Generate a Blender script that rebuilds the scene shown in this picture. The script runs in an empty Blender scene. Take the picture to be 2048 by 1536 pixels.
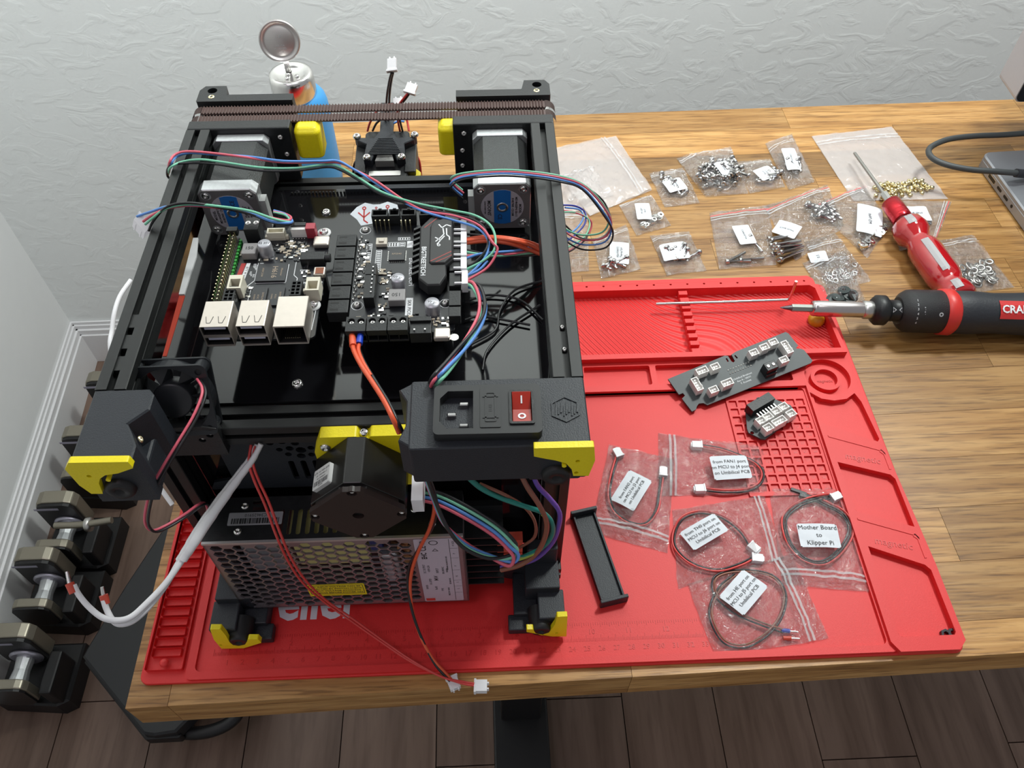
import bpy, bmesh, math, random
from mathutils import Vector, Matrix, noise
R_ = random.Random(7)
SC = bpy.context.scene
COL = SC.collection
S = 0.001            # every length below is in millimetres
PI = math.pi

# ---------------------------------------------------------------- camera
cd = bpy.data.cameras.new('camera'); cam = bpy.data.objects.new('camera', cd); COL.objects.link(cam)
cd.sensor_width = 36.0; cd.lens = 36.0 * 1618.634 / 2048.0; cd.clip_start = 0.02; cd.clip_end = 30
_r, _u, _f = ((0.999184, -0.040341, 0.001975), (0.030590, 0.787785, 0.615190), (0.026373, 0.614628, -0.788376))
cam.matrix_world = Matrix(((_r[0], _u[0], -_f[0], 235.85 * S), (_r[1], _u[1], -_f[1], -181.00 * S), (_r[2], _u[2], -_f[2], 541.18 * S), (0, 0, 0, 1)))
SC.camera = cam
# ---------------------------------------------------------------- exposure, world, lights
SC.view_settings.view_transform = 'Standard'; SC.view_settings.look = 'None'
SC.view_settings.gamma = 1.0; SC.view_settings.exposure = 0.0; SC.view_settings.use_curve_mapping = False
w = bpy.data.worlds.new('world'); SC.world = w; w.use_nodes = True
w.node_tree.nodes['Background'].inputs[0].default_value = (0.90, 0.91, 0.94, 1)
w.node_tree.nodes['Background'].inputs[1].default_value = 0.33
def lamp(name, loc, target, size, power, col):
    l = bpy.data.lights.new(name, 'AREA'); l.shape = 'DISK'; l.size = size * S; l.energy = power; l.color = col
    o = bpy.data.objects.new(name, l); COL.objects.link(o); o.location = Vector(loc) * S
    o.rotation_euler = (Vector(target) - Vector(loc)).to_track_quat('-Z', 'Y').to_euler(); return o
lamp('ceiling_or_added_lamp', (930, 790, 1420), (350, 250, 0), 240, 17, (0.95, 1.0, 0.96))
lamp('ceiling_or_added_lamp', (260, 180, 1150), (240, 905, 1130), 300, 22, (0.96, 1.0, 0.97))  # added lamp above the desk, only there to brighten the back wall
lamp('ceiling_or_added_lamp', (-250, -500, 1800), (100, 500, 0), 420, 2.6, (1.0, 0.82, 0.97))

# ---------------------------------------------------------------- object helpers
def tag(o, label=None, cat=None, group=None, kind=None):
    if label: o['label'] = label
    if cat: o['category'] = cat
    if group: o['group'] = group
    if kind: o['kind'] = kind
    return o
def thing(name, label, cat, loc=(0, 0, 0), rz=0, group=None):
    o = bpy.data.objects.new(name, None); COL.objects.link(o); o.empty_display_size = .01
    o.location = Vector(loc) * S; o.rotation_euler = (0, 0, rz); bpy.context.view_layer.update()
    return tag(o, label, cat, group)
def wmat(o):
    m = o.matrix_basis.copy(); p = o.parent
    while p: m = p.matrix_basis @ m; p = p.parent
    return m
def kids(o): return [c for c in bpy.data.objects if c.parent == o]
def catmull(pts, n=6):
    if len(pts) < 3: return [Vector(p) for p in pts]
    P = [Vector(p) for p in pts]; P = [P[0] * 2 - P[1]] + P + [P[-1] * 2 - P[-2]]; out = []
    for i in range(1, len(P) - 2):
        a, b, c, d = P[i - 1:i + 3]
        for k in range(n):
            t = k / n
            out.append(.5 * ((2 * b) + (c - a) * t + (2 * a - 5 * b + 4 * c - d) * t * t + (3 * b - a - 3 * c + d) * t ** 3))
    out.append(P[-2]); return out
def rrect(x0, y0, x1, y1, r, n=5):
    o = []
    for cx, cy, a in ((x1 - r, y0 + r, -90), (x1 - r, y1 - r, 0), (x0 + r, y1 - r, 90), (x0 + r, y0 + r, 180)):
        for k in range(n + 1):
            t = math.radians(a + 90 * k / n); o.append((cx + r * math.cos(t), cy + r * math.sin(t)))
    return o
def circ(x, y, r, n=20, a0=0): return [(x + r * math.cos(2 * PI * k / n + a0), y + r * math.sin(2 * PI * k / n + a0)) for k in range(n)]
def rot(a, ax='Z'): return Matrix.Rotation(math.radians(a), 4, ax)
def tr(x, y, z): return Matrix.Translation((x, y, z))
def basis(o, x, y, z):
    x, y, z = Vector(x).normalized(), Vector(y).normalized(), Vector(z).normalized()
    return Matrix(((x[0], y[0], z[0], o[0]), (x[1], y[1], z[1], o[1]), (x[2], y[2], z[2], o[2]), (0, 0, 0, 1)))
_tc = {}
def curve_mesh(key, make):
    if key not in _tc:
        c = make(); o = bpy.data.objects.new('tmp', c); COL.objects.link(o)
        dg = bpy.context.evaluated_depsgraph_get(); e = o.evaluated_get(dg); m = e.to_mesh()
        _tc[key] = ([v.co.copy() for v in m.vertices], [tuple(p.vertices) for p in m.polygons])
        e.to_mesh_clear(); bpy.data.objects.remove(o); bpy.data.curves.remove(c)
    return _tc[key]
class G:
    def __init__(s, T=None): s.v = []; s.f = []; s.s = []; s.mi = []; s.T = T or Matrix.Identity(4)
    def add(s, vs, fs, smooth=False, mi=0):
        n = len(s.v); s.v += [s.T @ Vector(v) for v in vs]
        for f in fs: s.f.append([i + n for i in f]); s.s.append(smooth); s.mi.append(mi)
        return s
    def box(s, x0, y0, z0, x1, y1, z1, mi=0):
        x0, x1 = min(x0, x1), max(x0, x1); y0, y1 = min(y0, y1), max(y0, y1); z0, z1 = min(z0, z1), max(z0, z1)
        return s.add([(x0, y0, z0), (x1, y0, z0), (x1, y1, z0), (x0, y1, z0), (x0, y0, z1), (x1, y0, z1), (x1, y1, z1), (x0, y1, z1)],
                     [(3, 2, 1, 0), (4, 5, 6, 7), (0, 1, 5, 4), (1, 2, 6, 5), (2, 3, 7, 6), (3, 0, 4, 7)], mi=mi)
    def prism(s, poly, z0, z1, b=0, mi=0):
        n = len(poly); cx = sum(p[0] for p in poly) / n; cy = sum(p[1] for p in poly) / n
        def ins(d):
            o = []
            for i in range(n):
                a, p, c = Vector(poly[i - 1]), Vector(poly[i]), Vector(poly[(i + 1) % n])
                e1 = (p - a).normalized(); e2 = (c - p).normalized(); m = Vector((-e1.y - e2.y, e1.x + e2.x))
                if m.length < 1e-6: m = Vector((-e1.y, e1.x))
                m.normalize(); k = max(.35, m.dot(Vector((-e1.y, e1.x)))); o.append((p.x + m.x * d / k, p.y + m.y * d / k))
            return o
        ar = sum(poly[i - 1][0] * poly[i][1] - poly[i][0] * poly[i - 1][1] for i in range(n))
        if ar < 0: poly = poly[::-1]
        vs = [(x, y, z0) for x, y in poly]; fs = [tuple(range(n))[::-1]]
        if b:
            vs += [(x, y, z1 - b) for x, y in poly] + [(x, y, z1) for x, y in ins(b)]; L = 2
        else: vs += [(x, y, z1) for x, y in poly]; L = 1
        for l in range(L):
            for i in range(n): j = (i + 1) % n; fs.append((l * n + i, l * n + j, (l + 1) * n + j, (l + 1) * n + i))
        fs.append(tuple(range(L * n, L * n + n))); return s.add(vs, fs, mi=mi)
    def plate(s, outer, holes, z0, z1, mi=0):
        def mk():
            c = bpy.data.curves.new('t', 'CURVE'); c.dimensions = '2D'; c.fill_mode = 'BOTH'; c.extrude = (z1 - z0) / 2
            for pl in [outer] + list(holes):
                sp = c.splines.new('POLY'); sp.points.add(len(pl) - 1); sp.use_cyclic_u = True
                for i, p in enumerate(pl): sp.points[i].co = (p[0], p[1], 0, 1)
            return c
        v, f = curve_mesh(('plate', id(outer), len(_tc)), mk); zc = (z0 + z1) / 2
        return s.add([(a.x, a.y, a.z + zc) for a in v], f, mi=mi)
    def text(s, t, size, T=None, ext=.05, align='CENTER', mi=0, sx=1.0, bold=0, ls=1.0):
        def mk():
            c = bpy.data.curves.new('t', 'FONT'); c.body = t; c.size = size; c.extrude = ext; c.align_x = align; c.align_y = 'CENTER'
            c.resolution_u = 2; c.offset = bold; c.space_line = ls; return c
        v, f = curve_mesh(('txt', t, size, ext, align, bold, ls), mk); M = T or Matrix.Identity(4)
        return s.add([M @ Vector((a.x * sx, a.y, a.z + ext)) for a in v], f, mi=mi)
    def cyl(s, p0, p1, r0, r1=None, n=16, caps=True, mi=0, smooth=True):
        r1 = r0 if r1 is None else r1; p0, p1 = Vector(p0), Vector(p1); d = (p1 - p0).normalized()
        a = d.orthogonal().normalized(); b = d.cross(a); vs = []
        for p, r in ((p0, r0), (p1, r1)):
            for k in range(n): t = 2 * PI * k / n; vs.append(p + a * (r * math.cos(t)) + b * (r * math.sin(t)))
        s.add(vs, [(i, (i + 1) % n, n + (i + 1) % n, n + i) for i in range(n)], smooth, mi)
        if caps: s.add(vs, [tuple(range(n))[::-1], tuple(range(n, 2 * n))], False, mi)
        return s
    def tube(s, pts, r, n=7, sm=6, mi=0, closed=False):
        P = catmull(pts, sm) if sm > 1 else [Vector(p) for p in pts]
        vs = []; d = (P[1] - P[0]).normalized(); a = d.orthogonal().normalized()
        for i, p in enumerate(P):
            d = ((P[i + 1] if i < len(P) - 1 else p) - (P[i - 1] if i else p)).normalized()
            a = (a - d * a.dot(d)); a = a.normalized() if a.length > 1e-5 else d.orthogonal().normalized(); b = d.cross(a)
            rr = r[min(len(r) - 1, int(i * len(r) / len(P)))] if isinstance(r, (list, tuple)) else r
            for k in range(n): t = 2 * PI * k / n; vs.append(p + a * (rr * math.cos(t)) + b * (rr * math.sin(t)))
        m = len(P)
        s.add(vs, [(i * n + k, i * n + (k + 1) % n, (i + 1) * n + (k + 1) % n, (i + 1) * n + k) for i in range(m - 1) for k in range(n)], True, mi)
        return s.add(vs, [tuple(range(n))[::-1], tuple(range((m - 1) * n, m * n))], False, mi)
    def lathe(s, prof, T=None, n=24, mi=0, smooth=True, flat=0):
        M = T or Matrix.Identity(4); vs = []
        for r, z in prof:
            for k in range(n): t = 2 * PI * k / n + flat; vs.append(M @ Vector((r * math.cos(t), r * math.sin(t), z)))
        m = len(prof)
        s.add(vs, [(i * n + k, i * n + (k + 1) % n, (i + 1) * n + (k + 1) % n, (i + 1) * n + k) for i in range(m - 1) for k in range(n)], smooth, mi)
        return s.add(vs, [tuple(range(n))[::-1], tuple(range((m - 1) * n, m * n))], False, mi)
    def build(s, name, mat, parent=None, bevel=0, label=None, world=False, autosm=0):
        me = bpy.data.meshes.new(name); v = s.v
        o = bpy.data.objects.new(name, me); COL.objects.link(o)
        if parent is None:
            lo = [min(p[i] for p in v) for i in range(3)]; hi = [max(p[i] for p in v) for i in range(3)]
            c = Vector(((lo[0] + hi[0]) / 2, (lo[1] + hi[1]) / 2, lo[2])); o.location = c * S; v = [p - c for p in v]
        else:
            o.parent = parent
            if world: mi = wmat(parent).inverted(); v = [(mi @ (p * S)) / S for p in v]
        me.from_pydata([tuple(p * S) for p in v], [], s.f)
        for m in (mat if isinstance(mat, (list, tuple)) else [mat]): me.materials.append(m)
        me.polygons.foreach_set('use_smooth', s.s); me.polygons.foreach_set('material_index', s.mi)
        if bevel:
            md = o.modifiers.new('b', 'BEVEL'); md.width = bevel * S; md.segments = 2; md.limit_method = 'ANGLE'; md.angle_limit = math.radians(40)
        if label: o['label'] = label
        return o
def copy_tree(o, parent=None):
    c = o.copy(); COL.objects.link(c)
    if parent: c.parent = parent
    for ch in kids(o): copy_tree(ch, c)
    return c

# ---------------------------------------------------------------- materials
MATS = {}
def mat(name, col, rough=.5, metal=0, bump=0, bscale=300, vary=0, coat=0, emit=0, trans=0, spec=None, ior=None, objc=False):
    if name in MATS: return MATS[name]
    m = bpy.data.materials.new(name); m.use_nodes = True; nt = m.node_tree; b = nt.nodes['Principled BSDF']; MATS[name] = m
    b.inputs['Base Color'].default_value = (*col, 1); b.inputs['Roughness'].default_value = rough; b.inputs['Metallic'].default_value = metal
    b.inputs['Coat Weight'].default_value = coat; b.inputs['Transmission Weight'].default_value = trans
    if ior: b.inputs['IOR'].default_value = ior
    if spec is not None: b.inputs['Specular IOR Level'].default_value = spec
    tc = nt.nodes.new('ShaderNodeTexCoord')
    no = nt.nodes.new('ShaderNodeTexNoise'); no.inputs['Scale'].default_value = bscale; no.inputs['Detail'].default_value = 3
    nt.links.new(tc.outputs['Object'], no.inputs['Vector'])
    mx = nt.nodes.new('ShaderNodeMix'); mx.data_type = 'RGBA'
    k = 1 - max(vary, .04); mx.inputs['A'].default_value = (col[0] * k, col[1] * k, col[2] * k, 1); k = min(1 + vary, 1.6)
    mx.inputs['B'].default_value = (min(1, col[0] * k), min(1, col[1] * k), min(1, col[2] * k), 1)
    nt.links.new(no.outputs['Fac'], mx.inputs['Factor']); nt.links.new(mx.outputs['Result'], b.inputs['Base Color'])
    if bump:
        bp = nt.nodes.new('ShaderNodeBump'); bp.inputs['Strength'].default_value = bump; bp.inputs['Distance'].default_value = .0005
        nt.links.new(no.outputs['Fac'], bp.inputs['Height']); nt.links.new(bp.outputs['Normal'], b.inputs['Normal'])
    if emit: b.inputs['Emission Color'].default_value = (*col, 1); b.inputs['Emission Strength'].default_value = emit
    return m
def N(m): return m.node_tree.nodes
def wood_mat(name, c1, c2, c3, sx=3.0, sy=60.0, rough=.42, objrand=.5):
    m = bpy.data.materials.new(name); m.use_nodes = True; nt = m.node_tree; L = nt.links; b = nt.nodes['Principled BSDF']
    tc = nt.nodes.new('ShaderNodeTexCoord'); oi = nt.nodes.new('ShaderNodeObjectInfo')
    mp = nt.nodes.new('ShaderNodeMapping'); mp.inputs['Scale'].default_value = (sx, sy, sy)
    ad = nt.nodes.new('ShaderNodeVectorMath'); ad.operation = 'ADD'
    ml = nt.nodes.new('ShaderNodeMath'); ml.operation = 'MULTIPLY'; ml.inputs[1].default_value = 37
    L.new(oi.outputs['Random'], ml.inputs[0]); L.new(tc.outputs['Object'], ad.inputs[0]); L.new(ml.outputs[0], ad.inputs[1]); L.new(ad.outputs[0], mp.inputs['Vector'])
    n1 = nt.nodes.new('ShaderNodeTexNoise'); n1.inputs['Scale'].default_value = 1.6; n1.inputs['Detail'].default_value = 7; n1.inputs['Distortion'].default_value = .5
    L.new(mp.outputs[0], n1.inputs['Vector'])
    n2 = nt.nodes.new('ShaderNodeTexNoise'); n2.inputs['Scale'].default_value = 7; n2.inputs['Detail'].default_value = 4; L.new(mp.outputs[0], n2.inputs['Vector'])
    cr = nt.nodes.new('ShaderNodeValToRGB'); e = cr.color_ramp.elements; e[0].position = .36; e[0].color = (*c1, 1); e[1].position = .62; e[1].color = (*c3, 1)
    q = e.new(.5); q.color = (*c2, 1); L.new(n1.outputs['Fac'], cr.inputs['Fac'])
    mx = nt.nodes.new('ShaderNodeMix'); mx.data_type = 'RGBA'; mx.blend_type = 'MULTIPLY'; mx.inputs['Factor'].default_value = .75
    c2r = nt.nodes.new('ShaderNodeValToRGB'); e = c2r.color_ramp.elements; e[0].position = .33; e[0].color = (.42, .36, .3, 1); e[1].position = .5; e[1].color = (1, 1, 1, 1)
    L.new(n2.outputs['Fac'], c2r.inputs['Fac']); L.new(cr.outputs['Color'], mx.inputs['A']); L.new(c2r.outputs['Color'], mx.inputs['B'])
    hs = nt.nodes.new('ShaderNodeHueSaturation'); mr = nt.nodes.new('ShaderNodeMapRange')
    mr.inputs['To Min'].default_value = 1 - objrand; mr.inputs['To Max'].default_value = 1 + objrand * .35
    at = nt.nodes.new('ShaderNodeAttribute'); at.attribute_type = 'OBJECT'; at.attribute_name = 'tone'
    L.new(at.outputs['Fac'], mr.inputs['Value']); L.new(mr.outputs[0], hs.inputs['Value']); L.new(mx.outputs['Result'], hs.inputs['Color'])
    L.new(hs.outputs['Color'], b.inputs['Base Color']); b.inputs['Roughness'].default_value = rough
    bp = nt.nodes.new('ShaderNodeBump'); bp.inputs['Strength'].default_value = .35; bp.inputs['Distance'].default_value = .0004
    L.new(n2.outputs['Fac'], bp.inputs['Height']); L.new(bp.outputs['Normal'], b.inputs['Normal'])
    return m
BLK = mat('black_plastic', (.008, .009, .010), .45, bump=.25, bscale=900, vary=.2)
PRT = mat('printed_black_plastic', (.015, .018, .024), .5, bump=.35, bscale=1400, vary=.25)
ANO = mat('black_anodised_aluminium', (.009, .010, .010), .42, 0, vary=.12)
GLS = mat('glossy_black_acrylic', (.006, .006, .007), .07, vary=.1)
SLOT = mat('slot_black', (.004, .004, .004), .6)
YEL = mat('yellow_plastic', (.82, .68, .008), .38, bump=.2, bscale=900, vary=.06)
CHR = mat('polished_steel', (.75, .74, .72), .18, 1, vary=.05)
STL = mat('brushed_steel', (.55, .54, .52), .33, 1, vary=.12)
ALU = mat('cast_aluminium', (.62, .64, .65), .42, .85, bump=.2, bscale=600, vary=.1)
BRS = mat('brass', (.84, .74, .46), .25, 1, vary=.08)
NIC = mat('pale_connector_plastic', (.80, .78, .75), .45, vary=.05)
WHT = mat('white_plastic', (.80, .80, .82), .42, vary=.03)
IVO = mat('ivory_plastic', (.68, .64, .52), .45, vary=.04)
TIN = mat('tin_plated_shell', (.62, .56, .50), .35, .8, vary=.06)
PCB = mat('black_circuit_board', (.008, .009, .012), .3, vary=.2)
CHIP = mat('chip_package', (.020, .021, .024), .35, vary=.1)
PRW = mat('white_print', (.75, .76, .78), .6)
INK = mat('black_print', (.02, .02, .022), .6)
def wire(n, c, r=.38): return mat('wire_' + n, c, r, vary=.04)
W = dict(red=wire('red', (.62, .05, .045)), orange=wire('orange_red', (.72, .10, .035)), black=wire('black', (.012, .012, .014)),
         blue=wire('blue', (.10, .27, .66)), green=wire('green', (.20, .56, .38)), pink=wire('pink_red', (.66, .11, .16)), white=wire('white', (.72, .72, .74), .6),
         brown=wire('brown', (.25, .09, .055)), purple=wire('purple', (.14, .07, .42)), teal=wire('teal', (.01, .22, .18)), olive=wire('yellow_green', (.30, .40, .06)),
         dblue=wire('dark_blue', (.02, .03, .30)), lblue=wire('light_blue', (.12, .38, .80)))

# ================================================================ the room
FZ = -720.0
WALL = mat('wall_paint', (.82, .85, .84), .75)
nt = WALL.node_tree; L = nt.links; tc = nt.nodes.new('ShaderNodeTexCoord'); mp = nt.nodes.new('ShaderNodeMapping'); mp.inputs['Scale'].default_value = (13, 13, 20)
n1 = nt.nodes.new('ShaderNodeTexNoise'); n1.inputs['Scale'].default_value = 1.6; n1.inputs['Detail'].default_value = 5; n1.inputs['Distortion'].default_value = 1.3
cr = nt.nodes.new('ShaderNodeValToRGB'); cr.color_ramp.elements[0].position = .50; cr.color_ramp.elements[1].position = .62
bp = nt.nodes.new('ShaderNodeBump'); bp.inputs['Strength'].default_value = .12; bp.inputs['Distance'].default_value = .0035
L.new(tc.outputs['Object'], mp.inputs[0]); L.new(mp.outputs[0], n1.inputs['Vector']); L.new(n1.outputs['Fac'], cr.inputs['Fac']); L.new(cr.outputs['Color'], bp.inputs['Height']); L.new(bp.outputs['Normal'], nt.nodes['Principled BSDF'].inputs['Normal'])
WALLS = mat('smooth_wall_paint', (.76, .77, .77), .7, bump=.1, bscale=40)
TRIM = mat('white_trim_paint', (.74, .74, .75), .4)
def strip(name, a, b, th, z0, z1, m, side=1):
    a, b = Vector(a), Vector(b); d = (b - a).normalized(); n = Vector((-d.y, d.x)) * th * side
    return tag(G().prism([tuple(a), tuple(b), tuple(b + n), tuple(a + n)], z0, z1).build(name, m), kind='structure')
CL, CF, CR = (-570, 906), (-470, -900), (1700, 938)
tag(G().prism([(-720, -900), (1700, -900), (1700, 960), (-720, 960)], FZ - 30, FZ - 6).build('floor', mat('dark_joint', (.03, .022, .018), .8)), kind='structure')
FLR = bpy.data.objects['floor']
FW = wood_mat('floor_vinyl_wood', (.13, .078, .055), (.17, .107, .078), (.205, .133, .10), 18, 1.6, .42, .25)
N(FW)['Principled BSDF'].inputs['Roughness'].default_value = .5
for n_ in N(FW):
    if n_.type == 'MIX' and n_.blend_type == 'MULTIPLY': n_.inputs['Factor'].default_value = .3
rr = random.Random(3)
for i in range(17):
    x = -700 + i * 140; y = -900 + rr.uniform(-500, -100)
    while y < 930:
        ln = 1220; y0, y1 = max(y, -900), min(y + ln, 930)
        if y1 - y0 > 30:
            p = G().box(x + .8, y0 + .8, FZ - 6, x + 139.2, y1 - .8, FZ - rr.uniform(0, .3)).build('floor_plank', FW, FLR, world=True); p['tone'] = rr.uniform(.25, 1)
        y += ln
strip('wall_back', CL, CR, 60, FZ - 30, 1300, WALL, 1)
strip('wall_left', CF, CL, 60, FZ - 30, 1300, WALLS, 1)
def board(name, a, b, side):
    a, b = Vector(a), Vector(b); d = (b - a).normalized(); n = Vector((-d.y, d.x)) * side; g = G()
    for th, z0, z1 in ((14, FZ, FZ + 78), (11, FZ + 78, FZ + 90), (7, FZ + 90, FZ + 99), (4, FZ + 99, FZ + 106)):
        g.prism([tuple(a), tuple(b), tuple(b + n * th), tuple(a + n * th)], z0, z1)
    return tag(g.build(name, TRIM, bevel=1), kind='structure')
board('baseboard_back', (CL[0] + 2, CL[1] - .3), (CR[0], CR[1] - .3), -1); board('baseboard_left', (CF[0] + .3, CF[1]), (CL[0] + .3, CL[1]), -1)

# ================================================================ the desk
OAK = wood_mat('oak', (.33, .158, .043), (.42, .218, .066), (.51, .285, .10), 5, 85, .38, .42)
desk = thing('desk', 'oak butcher block desk on a black steel leg, standing in front of the wall', 'desk', (-6, -15, 0))
DX, DY = 1150, 640; A = .0215; ca, sa = math.cos(A), math.sin(A)
def dpt(a, b): return (-6.4 + a * ca - b * sa * .3, -15 + a * sa + b)
rr = random.Random(11); rows = [0, 24]
while rows[-1] < 610: rows.append(rows[-1] + 44)
rows[-1] = 637
for i in range(len(rows) - 1):
    a = 0; b0, b1 = rows[i], rows[i + 1]
    cuts = {0: [27, 330, 700], 1: [27, 330, 700]}.get(i) or []
    if not cuts:
        x = rr.uniform(60, 300)
        while x < DX - 60: cuts.append(x); x += rr.uniform(170, 420)
    cuts = [0] + cuts + [DX]
    for c0, c1 in zip(cuts[:-1], cuts[1:]):
        g = G(); e = .15
        q = [dpt(c0 + e, b0 + e), dpt(c1 - e, b0 + e), dpt(c1 - e, b1 - e), dpt(c0 + e, b1 - e)]
        if i == 0: q[0] = dpt(c0 + e, b0); q[1] = dpt(c1 - e, b0)
        cut = i == 0 and c0 == 0
        g.prism(q, -32, 0)
        if cut:
            for k, v in enumerate(g.v):      # the eased lower corner of the slab
                pass
        o = g.build('stave', OAK, desk, world=True); t = rr.uniform(.25, 1)
        if i == 12 and c0 < 700 and c1 > 330: t = .0
        if i in (6, 7) and c1 > 600 and c0 < 700: t = .1 if i == 7 else .25
        if i == 5 and c1 > 560: t = .3
        if i == 9: t = .35
        o['tone'] = t
DKU = mat('desk_underside', (.10, .06, .03), .7)
G().prism([dpt(1, 1), dpt(DX - 1, 1), dpt(DX - 1, 636), dpt(1, 636)], -33, -31.5).build('underside_panel', DKU, desk, world=True)
LEG = mat('black_powder_coat', (.006, .006, .007), .5)
g = G(); g.box(236, 150, -660, 292, 230, -60); g.box(246, 156, -420, 282, 224, -30); g.build('leg', LEG, desk, bevel=2, world=True)
G().box(225, -60, -720, 303, 600, -662).build('foot_bar', LEG, desk, bevel=3, world=True)
G().box(180, 130, -62, 1000, 250, -30).build('frame_rail', LEG, desk, bevel=2, world=True)
G().prism([(500 + 172 * math.cos(math.radians(t)), 168 + 165 * math.sin(math.radians(t))) for t in range(-178, 0, 6)] + [(672, 168), (328, 168)], -44, -31).build('cable_tray', LEG, desk, world=True, label='black curved tray under the desk edge')

# ================================================================ red silicone mat
RED = mat('red_silicone', (.70, .022, .022), .5, bump=.12, bscale=1500, vary=.05)
REDW = mat('red_silicone_rippled', (.70, .022, .022), .5)
nt = REDW.node_tree; L = nt.links; tc = nt.nodes.new('ShaderNodeTexCoord'); mp = nt.nodes.new('ShaderNodeMapping'); mp.inputs['Scale'].default_value = (1, 1, 1)
wv = nt.nodes.new('ShaderNodeTexWave'); wv.inputs['Scale'].default_value = 95; wv.inputs['Distortion'].default_value = 60; wv.inputs['Detail'].default_value = 0; wv.inputs['Detail Scale'].default_value = .09; wv.bands_direction = 'DIAGONAL'
bp = nt.nodes.new('ShaderNodeBump'); bp.inputs['Strength'].default_value = 1; bp.inputs['Distance'].default_value = .0008
L.new(tc.outputs['Object'], mp.inputs[0]); L.new(mp.outputs[0], wv.inputs['Vector']); L.new(wv.outputs['Fac'], bp.inputs['Height']); L.new(bp.outputs['Normal'], nt.nodes['Principled BSDF'].inputs['Normal'])
mt = thing('soldering_mat', 'large red silicone soldering mat with trays and ruler, lying on the oak desk', 'mat', (0, 0, .2))
G().prism(rrect(0, -1, 549, 346, 6), 0, 3).build('base_sheet', RED, mt, bevel=.6)
G().plate(rrect(30, 0, 503, 228.5, 4), [rrect(35.5, 5, 497, 223.5, 4)], 3, 5.5).build('work_area_rim', RED, mt, bevel=.5)
g = G(); sl = [rrect(5.5, 16 + k * 7.05, 24.5, 21.6 + k * 7.05, .4, 1) for k in range(44)]
g.plate(rrect(3, 7, 27.5, 340, .8, 2), sl, 3, 6.5); g.build('slotted_tray', RED, mt)
G().lathe([(3, 0), (2.8, .8), (1.8, 1.6), (.4, 1.9)], tr(15, 11.5, 6.4), 18).build('stud', RED, mt)
# upper tray
holes = [circ(326 + 15.4 * k, 339.5, 1.1, 8) for k in range(-20, 14)]
g = G(); g.plate([(8, 253.5), (541, 253.5), (541, 262), (535, 342), (531, 346), (14, 346), (8, 342)], [[(14, 259), (537, 258.5), (534, 330), (530, 334), (18, 334), (14, 330)]] + holes, 3, 14)
g.build('tool_tray_wall', RED, mt, bevel=.5)
G().box(13, 258, 3, 538, 335, 4).build('tool_tray_floor', REDW, mt)
for dx in (413, 150):
    g = G(); g.box(dx - 3.5, 259, 3.8, dx + 3.5, 334, 8.5)
    for k in range(9): g.box(dx - 4, 259 + k * 8.6, 8, dx + 4, 263.8 + k * 8.6, 12.5)
    g.build('notched_divider', RED, mt, bevel=.3)
# middle row of shallow pockets
g = G(); g.plate([(28, 223.5), (499, 223.5), (499, 253.5), (28, 253.5)], [rrect(x0, 229.5, x1, 250, 1.5, 2) for x0, x1 in ((34, 120), (125, 210), (215, 310), (315, 371), (376, 490))], 3, 8)
g.build('pocket_row', RED, mt, bevel=.4)
# right hand panel
ring = circ(519.5, 232, 19, 40)
arc = [(500, 216.5), (508, 209.5), (518, 207), (529, 208.5), (537, 214), (540, 205), (543, 168), (541, 165.5), (504, 184), (500, 188)]
p2 = [(503.5, 148), (541, 135), (543.5, 131), (544, 90), (505, 105)]; p3 = [(505, 76), (541, 60), (544, 56), (544.5, 11), (543, 9), (507, 9), (505, 11)]
b1 = [(503, 173), (541, 158), (543, 154), (543, 139.5), (503.5, 153.5)]; b2 = [(504, 99), (542, 84.5), (544, 81), (544, 65), (504.5, 80.5)]
g = G(); g.plate([(498.5, 6), (503, -1), (543, -1), (549, 5), (549, 60), (541, 253.5), (499, 253.5)], [ring, arc, p2, p3], 3, 8)
g.build('side_panel', RED, mt, bevel=.5)
for b in (b1, b2):
    g = G()
    for i in range(2): (lambda a, c: g.prism([a, c, (c[0] - .2, c[1] - 1.6), (a[0], a[1] - 1.6)], 8, 8.5))(b[i], b[i + 1])
    g.prism([b[1], b[2], b[3], (b[3][0] - 1.5, b[3][1]), (b[2][0] - 1.5, b[2][1] - 1), (b[1][0] - 2, b[1][1] - 2)], 8, 8.5)
    g.build('raised_bracket', RED, mt)
G().plate(circ(518, 231, 12.5, 36), [circ(518, 231, 9.5, 36)], 3, 7.5).build('round_cup', RED, mt, bevel=.4)
REDL = mat('red_embossing', (.60, .018, .018), .4)
g = G()
for (x, y) in ((524, 150), (524, 77)): g.text('magnetic', 7.5, tr(x, y, 8) @ rot(-14), .15, sx=1.0)
g.text('magnetic', 4, tr(518, 231, 3.1), .15)
# grid with numbers
cells = []; 
for r in range(11):
    for c in range(8):
        x = 432 + c * 8.02; y = 212.5 - r * 8.02; cells.append(rrect(x, y - 6.6, x + 6.4, y, .5, 1)); g.text(str(r * 10 + c + 1), 3.1, tr(x + 3.2, y - 3.3, 2.9), .12)
g2 = G(); g2.plate(rrect(430, 122, 497, 221, 1, 2), cells, 3, 4.6); g2.build('numbered_grid', RED, mt)
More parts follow.
